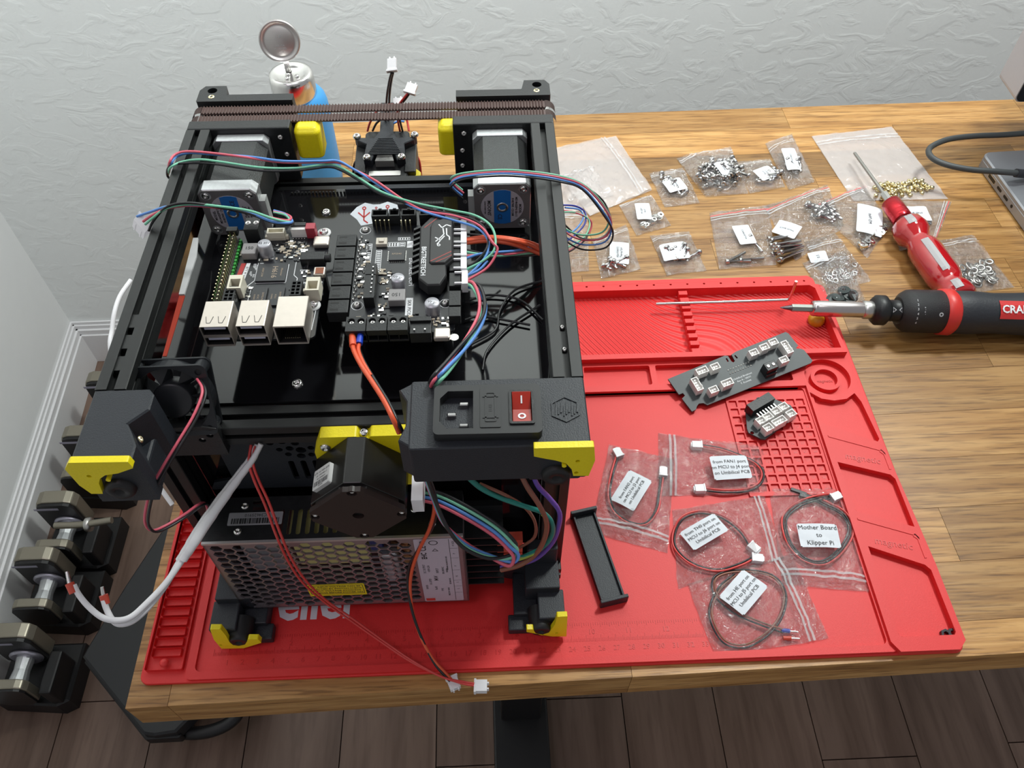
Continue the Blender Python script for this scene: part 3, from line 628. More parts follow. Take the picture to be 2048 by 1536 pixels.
def P2(n, m, lab=None, bev=0, par=PI_): 
    o = g.build(n, m, par, bevel=bev)
    if lab: o['label'] = lab
    return o
g = G(); g.box(41, 101, Z, 46.4, 157, Z + 2.4); P2('pin_header', BLK)
g = G(); rr = random.Random(4)
for k in range(20):
    y = 103 + k * 2.75; g.box(40, y - 1, Z + .5, 41, y + 1, Z + 1.2); g.cyl((46.9, y, Z), (46.9, y, Z + 2.0), 1.05, n=8)
P2('green_solder_bank', GRN)['kind'] = 'stuff'
g = G(); pins(g, [(42.4 + c * 2.6, 103 + k * 2.75) for k in range(20) for c in range(2)], Z, Z + 8.2); P2('header_pins', BRS)['kind'] = 'stuff'
g = G(); g.box(40.6, 155.5, Z + 5, 46.5, 159, Z + 9); P2('jumper_cap', BLK)
for x0 in (43, 61.2):
    g = G(); g.T = basis((0, 0, 0), (1, 0, 0), (0, 0, 1), (0, -1, 0))
    o = rrect(x0, Z + .5, x0 + 14.6, Z + 15.6, .5, 2); hl = [rrect(x0 + .4, Z + 1, x0 + 14.2, Z + 7.2, .3, 1), rrect(x0 + .4, Z + 8.6, x0 + 14.2, Z + 15.2, .3, 1)]
    g.plate(o, hl, -93.5, -75.8); u = P2('usb_socket', TIN)
    g = G(); g.box(x0 + 1, 90, Z + 1, x0 + 13.6, 92, Z + 15)
    for z0, z1 in ((1.1, 7.1), (8.7, 15.1)): g.box(x0 + .45, 76.6, Z + z0, x0 + .8, 92, Z + z1); g.box(x0 + 13.8, 76.6, Z + z0, x0 + 14.15, 92, Z + z1); g.box(x0 + .5, 76.6, Z + z0, x0 + 14.1, 92, Z + z0 + .3); g.box(x0 + .5, 76.6, Z + z1 - .3, x0 + 14.1, 92, Z + z1)
    g.build('socket_back', SLOT, u)
    g = G(); 
    for z in (Z + 4.8, Z + 12.7): g.box(x0 + 2, 76.6, z, x0 + 12.6, 90, z + 1.9)
    g.build('socket_tongue', mat('lilac_tongue', (.50, .50, .62), .4), u)['kind'] = 'stuff'
    g = G()
    for cx in (x0 + 4.2, x0 + 10.4):
        for a, b in (((-1.9, 6.5), (-.9, 2)), ((1.9, 6.5), (.9, 2)), ((-.9, 2), (.9, 2))):
            p, q_ = Vector((cx + a[0], 76.3 + a[1])), Vector((cx + b[0], 76.3 + b[1])); d = (q_ - p).normalized(); n = Vector((-d.y, d.x)) * .13; g.prism([tuple(p - n), tuple(q_ - n), tuple(q_ + n), tuple(p + n)], Z + 15.6, Z + 15.7)
    g.build('spring_slit', SLOT, u)['kind'] = 'stuff'
g = G(); g.T = basis((0, 0, 0), (1, 0, 0), (0, 0, 1), (0, -1, 0)); g.plate(rrect(79.3, Z, 95.2, Z + 13.8, .3, 1), [[(79.9, Z + .8), (94.6, Z + .8), (94.6, Z + 12.8), (79.9, Z + 12.8)]], -97.5, -76.5); e = P2('ethernet_socket', TIN)
G().box(79.95, 88, Z + .8, 94.5, 92, Z + 12.8).box(79.95, 77, Z + .85, 80.3, 92, Z + 12.7).box(94.2, 77, Z + .85, 94.55, 92, Z + 12.7).box(80, 77, Z + .85, 94.5, 92, Z + 1.2).box(80, 77, Z + 12.4, 94.5, 92, Z + 12.75).build('socket_back', SLOT, e)
g = G(); 
for k in range(8): g.box(83.3 + k * 1.05, 78, Z + 3, 83.7 + k * 1.05, 88, Z + 3.4)
g.build('contact', BRS, e)['kind'] = 'stuff'
g = G(); g.box(60.3, 122, Z, 76.5, 136, Z + 1.4); c = P2('processor_chip', CHIP, None, .15)
g = G(); scr('H616', g, 4.2, 70, 129, Z + 1.42, -90); scr('ARM 2104', g, 1.6, 63.5, 129, Z + 1.42, -90, .01); scr('Allwinner', g, 1.6, 74, 129, Z + 1.42, -90, .01); g.build('chip_print', mat('chip_marking', (.34, .27, .20), .6), c)
for x0 in (59.8, 69.2): 
    g = G(); g.box(x0, 103.5, Z, x0 + 8.4, 117.5, Z + 1.3); c = P2('memory_chip', CHIP, None, .15)
    g = G(); scr('SAMSUNG', g, 1.5, x0 + 6.4, 110, Z + 1.32, -90, .01); scr('K4A8G', g, 1.3, x0 + 2, 110, Z + 1.32, -90, .01); scr('BCRC', g, 1.3, x0 + 4, 110, Z + 1.32, -90, .01); g.build('chip_print', MATS['chip_marking'], c)
g = G(); g.box(50.3, 140.5, Z, 58.5, 149.5, Z + 5); c = P2('inductor', FER, None, .6); g = G(); scr('150', g, 3.2, 54.4, 145, Z + 5.02, 0); g.build('chip_print', INK, c)
g = G(); g.lathe([(4, 0), (3.9, 7.5), (3.5, 8.4), (3.3, 8.5), (.2, 8.45)], tr(63.5, 145, Z), 24); c = P2('capacitor', CPW); g = G(); scr('22 35V', g, 2.2, 63.5, 145, Z + 8.5, 0, .02); g.build('chip_print', INK, c)
g = G(); g.box(50.5, 155, Z, 58.8, 165.5, Z + 10); P2('screw_terminal', BLK, None, .4); screw(52.4, 161, Z + 9.7, 1.7, .6, parent=PI_, hexr=.5); screw(57, 161, Z + 9.7, 1.7, .6, parent=PI_, hexr=.5)
g = G(); jst(g, 62.5, 156.5, 72.5, 161, Z, 5.6); g.box(60.9, 157, Z, 62.6, 159, Z + 2.5); g.box(72.4, 157, Z, 74.1, 159, Z + 2.5); P2('white_connector', IVO)
g = G(); g.box(76, 158.6, Z, 84.8, 162.5, Z + 6); P2('header_strip', NIC, None, .1); g = G(); g.box(76, 161, Z, 84.6, 163.6, Z + 7.2); P2('header_shroud', BLK)
g = G(); g.box(84.8, 157.4, Z, 90.2, 162.6, Z + 7.5); P2('red_socket', mat('red_plastic', (.36, .03, .05), .4), None, .3)
g = G(); pins(g, [(77 + k * 1.6, 156.6) for k in range(5)], Z, Z + 1, .3); pins(g, [(64 + k * 1.2, 155.6) for k in range(7)], Z, Z + 1, .25); P2('solder_pins', CHR)['kind'] = 'stuff'
g = G(); g.box(89.4, 148.4, Z, 98.4, 156.2, Z + 3.3); P2('usb_c_socket', TIN, None, 1)
g = G(); g.box(84, 134.6, Z, 97.5, 141, Z + 5); g.cyl((97.5, 138, Z + 2.6), (100.5, 138, Z + 2.6), 2.5); P2('audio_jack', BLK, None, .3)
g = G(); g.box(92.3, 124.2, Z, 98.6, 130.6, Z + 3.2); P2('hdmi_socket', TIN, None, .6); g = G(); g.box(93.4, 125, Z + 3.2, 97.9, 129.6, Z + 3.4); P2('copper_tongue', mat('copper_brown', (.22, .07, .03), .4, .4))
for (x, y) in ((48.8, 110), (90.8, 107)):
    g = G(); g.plate([(x, y), (x + 7.4, y), (x + 7.4, y + 10), (x, y + 10)], [[(x + 1, y + 1), (x + 6.4, y + 1), (x + 6.4, y + 7), (x + 1, y + 7)]], Z + 1, Z + 8.5); g.box(x, y, Z, x + 7.4, y + 10, Z + 1.5); g.box(x - 1.3, y + 1, Z + 4, x, y + 3, Z + 7); P2('ivory_connector', IVO, None, .2)
for x, y in ((47.5, 101.5), (82.6, 104.5)):
    g = G(); g.plate([(x, y), (x + 6, y), (x + 6, y + 11), (x, y + 11)], [rrect(x + .8 + a * 2.5, y + .8 + b * 2.5, x + 2.6 + a * 2.5, y + 2.6 + b * 2.5, .1, 1) for a in range(2) for b in range(4)], Z + 2, Z + 7.5); g.box(x, y, Z, x + 6, y + 11, Z + 2); P2('socket_strip', BLK)
g = G(); g.prism([(48, 120), (50.6, 120), (52.6, 138), (50, 138)], Z, Z + .06); P2('red_print', mat('red_print2', (.40, .03, .03), .5)); 
g = G(); g.plate([(51, 120), (53.4, 120), (55.2, 138), (53, 138)], [], Z, Z + .06); P2('white_print', PRW); g = G(); scr('BTT PI V1.2', g, 2.1, 53.2, 130, Z + .07, -96, .02); P2('ink_print', INK)
g = G(); rr = random.Random(2)
for pts in (((59.5, 138), (59.5, 124), (56, 119.5), (53.5, 119.5)), ((80.8, 138), (80.8, 127.5), (83, 125), (83, 121)), ((60.5, 137.6), (62.5, 137.6)), ((97, 122), (95.3, 86)), ((76.9, 136.4), (76.9, 122.2)), ((60, 121.7), (76.9, 121.7)), ((58.7, 118), (58, 104)), ((69, 102.5), (71, 102.5), (71, 101))):
    for a, b in zip(pts[:-1], pts[1:]):
        a, b = Vector(a), Vector(b); d = (b - a).normalized(); n = Vector((-d.y, d.x)) * .2; g.prism([tuple(a - n), tuple(b - n), tuple(b + n), tuple(a + n)], Z, Z + .05)
for k in range(9): scr(rr.choice(('R12', 'C41', 'L4', 'GND', 'U7', 'J3')), g, 1.5, rr.uniform(56, 60), rr.uniform(126, 137), Z + .02, -90, .03)
for t, x, y in (('SPK', 87.5, 121), ('ESP32', 86, 131), ('USB', 85, 113), ('CAN', 86.6, 117), ('IIC', 57, 119)): scr(t, g, 1.8, x, y, Z + .02, 0, .03)
P2('board_print', PRW)
g = G(); smd(g, 66, 138, 86, 155, Z, 90, rr, 3); smd(g, 59, 138, 66, 152, Z, 10, rr, 3); smd(g, 56, 107, 59, 120, Z, 16, rr, 3); smd(g, 80, 110, 90, 134, Z, 14, rr, 3); smd(g, 48, 140, 50, 150, Z, 6, rr)
o = g.build('surface_part', [CHR, mat('tan_part', (.42, .36, .28), .5), CHIP], PI_); o['kind'] = 'stuff'
for x, y in ((94, 162), (94.3, 103.6)): G().lathe([(4, 0), (4, .4), (.2, .45)], tr(x, y, Z), 20).build('washer', mat('white_ring', (.7, .7, .7), .35), PI_); screw(x, y, Z + .4, 2.6, 1.8, parent=PI_)
for x, y in ((50, 120), (88, 120), (50, 158), (88, 158)): G().cyl((x, y, 192), (x, y, 218.6), 2.6, n=10).build('standoff', BLK, PI_)

# ---- second board: motion controller
SB = G().plate(rrect(113.5, 85, 170.5, 170.5, 3, 4), [circ(a, b, 1.5, 10) for a in (117.3, 165.4) for b in (105.6, 166.8)], 215.6, 217).build('motion_controller', PCB, pr)
Z = 217.0
def Q2(n, m, bev=0): return g.build(n, m, SB, bevel=bev)
for x, y in ((117.3, 105.6), (165.4, 105.6), (117.3, 166.8)):
    g = G(); g.plate(circ(x, y, 3.3, 24), [circ(x, y, 3, 24)], Z, Z + .06); Q2('pad_ring', PRW); screw(x, y, Z + .1, 2, 1.6, m=STL, parent=SB, hexr=.8)
    G().cyl((x, y, 192), (x, y, 215.6), 2.6, n=10).build('standoff', BLK, SB)
for k in range(3):
    x0 = 114.5 + k * 10.9
    g = G(); g.plate([(x0, 78.5), (x0 + 10.4, 78.5), (x0 + 10.4, 88.6), (x0, 88.6)], [circ(x0 + 2.7, 85.6, 1.9, 14), circ(x0 + 7.7, 85.6, 1.9, 14)], Z + 6.5, Z + 9.5); g.box(x0, 79.8, Z + 4, x0 + 10.4, 88.6, Z + 7.4); g.box(x0, 84, Z - 1, x0 + 10.4, 88.6, Z + 5); g.box(x0, 79.8, Z - 1, x0 + 10.4, 84, Z + .4)
    for a in (0, 5.05, 10): g.box(x0 + a, 79.8, Z, x0 + a + .5, 84, Z + 5)
    t = Q2('screw_terminal', BLK, .2)
    for a in (2.7, 7.7): screw(x0 + a, 85.6, Z + 7.4, 1.8, 1, parent=t, hexr=.4)
g = G(); g.box(147.5, 78.5, Z - 1, 158.6, 88, Z + 6.5); g.box(147.5, 86, Z, 158.6, 89, Z + 8); Q2('fan_socket', BLK, .2)
g = G(); pins(g, ((150, 80.5), (155.5, 80.5)), Z + 6.4, Z + 7.6, .4); Q2('socket_pin', CHR)['kind'] = 'stuff'
g = G(); g.box(159.6, 77.6, Z, 168.4, 85.4, Z + 3.4); Q2('usb_c_socket', TIN, 1.1)
g = G(); g.cyl((170.4, 80.5, Z + .1), (170.4, 80.5, Z + .5), 2.4, n=18); Q2('mount_tab', STL)
# top row: black plugs and pin sockets
for x0, x1 in ((121.5, 131), (131.6, 138), (139, 147.5), (149.5, 157.2), (157.6, 164.5)):
    g = G(); g.plate([(x0, 170), (x1, 170), (x1, 176), (x0, 176)], [[(x0 + .8, 171), (x1 - .8, 171), (x1 - .8, 175), (x0 + .8, 175)]], Z + 1, Z + 8); g.box(x0, 170, Z, x1, 176, Z + 2); g.box((x0 + x1) / 2 - 1, 175, Z + 3, (x0 + x1) / 2 + 1, 177, Z + 8); Q2('plug_socket', BLK, .2)
g = G(); pins(g, [(124 + 2.6 * k, 167.5) for k in range(4)] + [(139 + 2.6 * k, 167) for k in range(3)], Z, Z + 7, .3); Q2('header_pins', BRS)['kind'] = 'stuff'
for k in range(6):
    y = 162 - k * 10.6; g = G(); g.box(101.5, y - 9.6, Z - 6, 112.8, y, Z + 1.5); o = Q2('side_plug', BLK, .3)
    g = G(); g.box(103, y - 2.8, Z + 1.5, 107.5, y - 1.6, Z + 1.55); g.box(103, y - 8, Z + 1.5, 107.5, y - 6.6, Z + 1.55); g.build('plug_slot', SLOT, o)
g = G(); rr = random.Random(8)
for k in range(22): g.lathe([(.75, 0), (.7, .7), (.3, 1.2), (.1, 1.25)], tr(114.8 + (k % 2) * .9, 110 + k * 2.4, Z), 8)
for k in range(13): g.lathe([(.6, 0), (.5, .6), (.1, .9)], tr(119.6 + rr.uniform(-1, 1), 112 + k * 3.8, Z), 7)
Q2('solder_dots', CHR)['kind'] = 'stuff'
g = G(); g.box(132.6, 139.6, Z, 141.6, 148.6, Z + 1.3); c = Q2('processor_chip', CHIP, .15); g = G(); scr('RP2040', g, 1.8, 137, 144.6, Z + 1.32, 0, .01); g.build('chip_print', MATS['chip_marking'], c)
g = G(); pins(g, [(132 + 10.2 * a, 140.4 + k * 1.05) for a in (0, 1) for k in range(8)] + [(133.2 + k * 1.1, 139 + a * 10.2) for a in (0, 1) for k in range(8)], Z, Z + .3, .28); Q2('chip_legs', STL)['kind'] = 'stuff'
g = G(); g.box(124.6, 152, Z, 131, 157.6, Z + 2.4); g.box(126.4, 153.4, Z + 2.4, 129.3, 156.2, Z + 3.4); Q2('reset_button', mat('cream_button', (.55, .50, .42), .4), .2)
g = G(); g.box(134.6, 104, Z, 143.8, 113, Z + 5); c = Q2('inductor', FER, .6); g = G(); scr('150', g, 3.4, 139, 108.5, Z + 5.02, 180, .03); g.build('chip_print', INK, c)
for x, y, r, h, t in ((139.4, 119.6, 3.9, 7, 'UT 22'), (158.8, 99.5, 4.2, 7.5, 'VT 35')):
    g = G(); g.lathe([(r, 0), (r, h - .8), (r - .4, h), (.2, h)], tr(x, y, Z), 24); c = Q2('capacitor', CPW); g = G(); scr(t, g, 2, x, y, Z + h, -20, .03); g.build('chip_print', INK, c)
for x0, y0, y1 in ((121.5, 104, 121.5), (121.5, 122, 130.5)):
    g = G(); g.box(x0, y0, Z, x0 + 5.8, y1, Z + 7.6); Q2('header_shroud', BLK, .2)
g = G(); pins(g, [(125.6, 108 + k * 3.2) for k in range(7)], Z + 7.5, Z + 8.3, .35); Q2('header_pins', CHR)['kind'] = 'stuff'
g = G()
scr('BIGTREETECH', g, 3.6, 145.6, 131, Z + .03, -88, .08); g.box(143.6, 96, Z, 147.6, 110.5, Z + .05); g.box(142.4, 151, Z, 146, 156.6, Z + .05)
for x, y, w_, h_ in ((131.2, 152, 6.5, 3.8), (138, 152, 3.4, 3.8), (124.8, 130.6, 3.4, 19), (119, 139, 3.2, 16), (137, 157.4, 7, 2.6)):
    g.plate(rrect(x, y, x + w_, y + h_, .1, 1), [rrect(x + .3, y + .3, x + w_ - .3, y + h_ - .3, .1, 1)], Z, Z + .05)
    n = int(max(w_, h_) / 1.5)
    for k in range(n):
        if h_ > w_: g.box(x + .6, y + .8 + k * 1.5, Z, x + w_ - .6, y + 1.5 + k * 1.5, Z + .05)
        else: g.box(x + .8 + k * 1.5, y + .6, Z, x + 1.5 + k * 1.5, y + h_ - .6, Z + .05)
Q2('board_print', PRW)
g = G(); scr('SKR PICO', g, 2.8, 145.6, 103, Z + .06, -90, .03); Q2('ink_print', INK)
g = G(); smd(g, 128, 122, 137, 133, Z, 34, rr, 3); smd(g, 129, 98, 134, 118, Z, 24, rr, 3); smd(g, 118, 92, 140, 99, Z, 24, rr, 3); smd(g, 146, 90, 156, 99, Z, 16, rr, 3); smd(g, 116.5, 108, 121, 160, Z, 44, rr, 3); smd(g, 159, 88, 168, 95, Z, 30, rr, 3); smd(g, 148, 158, 150, 166, Z, 8, rr)
o = g.build('surface_part', [CHR, MATS['tan_part'], CHIP], SB); o['kind'] = 'stuff'
# finned cover with logo
HS = mat('black_heat_cover', (.014, .014, .015), .45, vary=.1)
hp = [(150.6, 158), (156, 166), (161, 169.5), (164, 166), (169.5, 164), (170, 131), (166, 126), (166.5, 118), (163, 110.6), (156, 110.6), (151, 116)]
g = G(); g.prism(hp, Z + 2, Z + 9.5, .8)
for k in range(9): g.prism([(147, 119 + k * 4.6), (151, 121.4 + k * 4.6), (151, 123.2 + k * 4.6), (147, 120.8 + k * 4.6)], Z + 2, Z + 8.8)
g.prism([(158, 161), (164, 164), (169.4, 162), (169.6, 131.5), (165.4, 126.4), (158, 126.4), (156.6, 128), (156.6, 157)], Z + 9, Z + 10.6, .7); hc = Q2('heat_cover', HS, .2)
g = G(); scr('BIGTREETECH', g, 3.7, 153.4, 129.5, Z + 9.52, -90, .06)
def stroke(pts, z, h=.35):
    for a, b in zip(pts[:-1], pts[1:]): a, b = Vector(a), Vector(b); d = (b - a).normalized(); n = Vector((-d.y, d.x)) * h; g.prism([tuple(a - n), tuple(b - n), tuple(b + n), tuple(a + n)], z, z + .05)
L0 = Z + 10.6
for pl in (((161.5, 158.5), (163.4, 155.5), (166, 158), (168.6, 156.6)), ((164, 155), (164.6, 150), (162.6, 147), (160, 144)), ((159.6, 147.5), (162.8, 145), (165, 148.5)), ((166, 155), (166.2, 149.4), (167.8, 147.6), (167.8, 145)), ((160.8, 141.6), (162.6, 144.6))): stroke(pl, L0)
g.plate(circ(161.8, 141, 1, 14), [circ(161.8, 141, .5, 10)], L0, L0 + .05); g.build('white_logo', PRW, hc)
g = G(); stroke(((153.2, 157), (160.6, 165.5)), Z + 9.52, .25); stroke(((157.4, 128), (169, 135.6)), L0, .3); stroke(((160.4, 127.2), (169.3, 132.6)), L0, .25); g.build('red_stripe', mat('dull_red', (.32, .045, .035), .5), hc)
# white plugs along the right edge
for y0, y1, x0 in ((156.2, 165.4, 174), (145.6, 154.8, 174), (135, 144.4, 174), (124.4, 133.6, 174), (112.5, 123, 174.6)):
    g = G(); g.box(x0, y0, Z + 1, x0 + 3.4, y1, Z + 8); g.box(x0 - 4, y0 + .6, Z + 6.6, x0, y0 + 1.6, Z + 8); g.box(x0 - 4, y1 - 1.6, Z + 6.6, x0, y1 - .6, Z + 8); Q2('white_plug', WHT, .25)
for y0, y1 in ((156.2, 165.6), (145.6, 155), (135, 144.4), (124.4, 133.8), (112.5, 123), (98, 109), (90, 97)): g = G(); g.box(167.6, y0, Z, 174, y1, Z + 6.4); Q2('plug_socket', BLK, .3)
# white sticker with red twigs at the top left, small sticker beside the plugs
SX = basis((122, 189.7, 193), (1, 0, 0), (0, .95, .3), (0, -.3, .95))
st = [(-17, 6), (-13, 11), (-8, 14), (-3, 12.6), (1, 12.6), (6, 14.4), (12, 12), (13.4, 6.5), (8, 4.5), (3, 1), (-3, -1), (-10, -2.4), (-12.6, 2)]
G(SX).prism(st, 15, 15.4).build('white_sticker', mat('sticker_white', (.62, .66, .70), .45), pr)
g = G(SX)
def twig(x, y, s):
    def sk(p): 
        for a, b in zip(p[:-1], p[1:]): a, b = Vector((x + a[0] * s, y + a[1] * s)), Vector((x + b[0] * s, y + b[1] * s)); d = (b - a).normalized(); n = Vector((-d.y, d.x)) * .42 * s; g.prism([tuple(a - n), tuple(b - n), tuple(b + n), tuple(a + n)], 15.4, 15.5)
    sk(((0, 3.6), (0, -4), (2.5, -6))); sk(((-3.6, 1.6), (0, -2))); sk(((3.6, 1.6), (0, -2))); g.plate([(x + a * s, y + b * s) for a, b in circ(0, 4.6, 1.3, 14)], [[(x + a * s, y + b * s) for a, b in circ(0, 4.6, .6, 10)]], 15.4, 15.5)
twig(-8.4, 5.4, 1); twig(6, 6.4, .95); twig(-1, 7.4, .6); g.build('red_twigs', mat('sticker_red', (.42, .02, .02), .5), pr)
G(basis((107, 160.5, 212), (1, 0, 0), (0, 1, 0), (0, 0, 1))).plate(rrect(-3, -4, 3, 4, 1.4, 4), [rrect(-1, -1.6, 1.2, 1.8, .4, 2)], 0, .5).build('white_sticker', MATS['sticker_white'], pr)
screw((83.9, 72.1, 192)[0], (83.9, 72.1, 192)[1], 192, 3, 1.6); screw((84.7, 213.9, 192)[0], (84.7, 213.9, 192)[1], 192, 3, 1.6)
G().box(96, 232, 192, 226, 236, 196).build('cable_rack', PRT, pr)
g = G()
for k in range(56): g.box(60 + k * 2.3, 232, 192, 61.2 + k * 2.3, 233.2, 194)
g.build('toothed_strip', BLK, pr)['kind'] = 'stuff'

# ================================================================ wires on the printer
def wr(pts, c, r=.75, name='wire', par=pr): return G().tube(pts, r, 6, 5).build(name, W[c], par)
def bundle(pts, cols, r=.7, sp=1.5, wob=1.2, seed=1, name='wire'):
    rr = random.Random(seed); n = len(cols)
    for i, c in enumerate(cols):
        a0 = 2 * PI * i / n; q = []
        for j, p in enumerate(pts):
            a = a0 + j * .35 + rr.uniform(-.2, .2); k = sp * (1 if 0 < j < len(pts) - 1 else .9) + rr.uniform(0, wob) * (0 < j < len(pts) - 1)
            q.append((p[0] + k * math.cos(a), p[1] + k * math.sin(a) * .8, p[2] + k * math.sin(a) * .5))
        wr(q, c, r, name)
def housing(p, x, y, z, s, m=WHT, name='plug', par=pr):
    """white plug: p corner centre, axes x (width) y (length) z (height), size s"""
    g = G(basis(p, x, y, z)); a, b, c = s; g.box(-a / 2, -b / 2, -c / 2, a / 2, b / 2, c / 2); g.box(-a / 2 - .6, -b / 2, -c / 2, a / 2 + .6, -b / 2 + 1.4, c / 2 + .5)
    for k in (-.25, .25): g.box(a * k - .5, b / 2, -c / 2 + .5, a * k + .5, b / 2 + 1.2, c / 2 - .5)
    return g.build(name, m, par, bevel=.2)
# long stepper lead over the left rail to the controller
wr([(-8.9, 220.9, 222), (0.2, 207.7, 238), (1.6, 215, 238), (8.1, 218.2, 238), (23.3, 216.2, 238), (47, 208.2, 240), (68.7, 205.3, 238), (90.2, 207.7, 236), (101.5, 209, 234), (110.8, 201.9, 234), (123.7, 193.6, 232), (140.6, 177.9, 230), (153.3, 170, 228), (170.9, 164.9, 228), (185.3, 155.7, 228), (192.2, 141.5, 228), (194.8, 137.4, 226), (188.9, 127.7, 222), (176.8, 118.5, 221)], 'pink')
wr([(-9.2, 222, 220), (0.2, 208.9, 236), (2.2, 216.2, 236), (9.4, 219.4, 236), (23, 217.5, 236), (46.9, 209.2, 240), (69.3, 204, 240), (90.7, 206, 238), (100.3, 208.4, 236), (109.7, 200.8, 236), (122.3, 194, 231), (139.3, 178.3, 229), (153.3, 169.1, 228), (169.4, 162.6, 227), (183, 155.6, 227), (189.4, 146.7, 226), (189.2, 137.7, 224), (184.2, 129.9, 222), (176.9, 121.6, 221)], 'blue')
wr([(-9.3, 219.5, 220), (0.6, 205.5, 236), (6.1, 210.7, 236), (17.3, 210, 238), (29.9, 206.3, 239), (55.1, 201, 238), (76.1, 202.4, 236), (93.4, 207.9, 234), (101.6, 206, 233), (112.3, 197.8, 232), (127.7, 184.4, 231), (147.8, 174.9, 230), (168.3, 169.1, 229), (181.9, 164.2, 229), (190.5, 156.1, 229), (193.7, 146.9, 228), (192.9, 137.5, 226), (186.8, 132.3, 223), (176.9, 127.5, 221)], 'green')
wr([(-4.8, 213.5, 220), (-8.1, 215.9, 222), (-3.2, 210, 232), (3.2, 208.8, 236), (16.8, 209.3, 236), (29.9, 204.7, 238), (55.1, 199.4, 237), (76.1, 201.3, 235), (93.4, 206.7, 233), (101.8, 203.5, 233), (112.3, 196.7, 231), (127.7, 183.4, 230), (147.7, 173.9, 229), (168.2, 166.8, 228), (181.9, 161, 228), (188.7, 152.4, 227), (189, 140.8, 225), (182, 132, 222), (176.9, 130, 221)], 'black')
# short lead with plug hanging over the left rail
wr([(-8.5, 161.4, 236), (0.5, 160.2, 240), (11.7, 159.7, 244), (23.8, 161, 244), (38.9, 163.1, 240), (55, 161.7, 236), (67.9, 156.7, 234), (76.7, 157.5, 232), (77.3, 162.4, 230), (71.9, 170.2, 228), (64.2, 175.9, 226)], 'blue')
wr([(-4, 156.9, 236), (2.5, 157.5, 240), (11.4, 159.2, 243), (23.4, 161.3, 243), (38.6, 163.5, 239), (54.3, 164.2, 235), (67.1, 160.9, 233), (75.6, 159.7, 232), (76.5, 164.6, 230), (71.9, 170.2, 228), (64.3, 175, 226)], 'pink')
wr([(-2.3, 154.4, 236), (3.7, 155.8, 240), (12.5, 157.2, 245), (24.3, 160.1, 245), (39.4, 162.3, 241), (55.5, 161.5, 238), (68.4, 156.9, 236), (75.7, 158.4, 232), (76.2, 162.4, 230), (72, 169.3, 228), (64.5, 174.1, 226)], 'green')
wr([(-1.5, 153.5, 232), (3.1, 155.6, 238), (12.9, 157.2, 246), (24.7, 159.8, 246), (39, 162.7, 240), (55, 161.3, 236), (67.6, 157.1, 233), (76.5, 157.4, 231), (77.8, 161.8, 229), (72.3, 169.6, 227), (64.6, 173.2, 226)], 'black')
housing((-6.5, 157.9, 232), (.62, -.7, -.3), (-.5, -.2, -.4), (.3, .3, .6), (11, 6, 4.5))
# loops from the right-hand motor
for i, (c, dx, dy, dw) in enumerate((('green', 0, 0, 0), ('pink', 2, 4, -1), ('blue', -1, 7, -2), ('black', 0, 10, -4))):
    p = [(174.9, 195.9, 222), (170.1, 195.2, 228), (168.9, 192.7, 234), (177.2, 191.5, 238), (197.9, 191, 240), (215.6, 188.9, 240), (233.5, 189.3, 236), (247.7, 191.5, 228), (259.5, 192.1, 215), (266.7, 193.1, 200), (263.2, 190.9, 190), (250.8, 193, 186), (241.8, 200.5, 184), (234.7, 208.2, 186)]
    q = []
    for j, (x, y, z) in enumerate(p):
        k = dy * (.3 if 2 < j < 8 else .55); q.append((x + dx * .3 + (.9 * i if j > 7 else 0), y - k, z + dw * .5 - (i * 2 if j > 7 else 0)))
    wr(q, c, .62)
for c, p in (('dblue', [(236.6, 230.6, 180), (250.2, 235.1, 175), (257.4, 234, 170), (255.9, 223.3, 168), (244.8, 207.3, 170), (235, 193.9, 178)]), ('green', [(237.1, 220.4, 182), (249.7, 228.3, 175), (259.8, 228.4, 168), (256.8, 216.5, 165), (246.8, 206.8, 165), (235.6, 188.1, 178)]), ('pink', [(236.2, 225.4, 180), (249.7, 228.3, 175), (261.5, 229.6, 166), (259.1, 222, 160), (249, 209.7, 160), (235.7, 188.1, 175)]), ('black', [(234.9, 217.9, 182), (242.3, 219.2, 172), (252.5, 214.1, 165), (264.3, 212.2, 165), (271.8, 218.5, 165), (275.7, 231.3, 165), (270.5, 244.4, 172), (253.2, 241.3, 190)]), ('blue', [(235.5, 215.2, 180), (245, 211.5, 172), (255, 226.2, 170), (253.8, 234.3, 172), (242.8, 230.1, 178)]), ('black', [(235.6, 185.7, 175), (246.3, 201.9, 165), (256.2, 214.8, 162), (259, 222.4, 162)])): wr(p, c, .6)
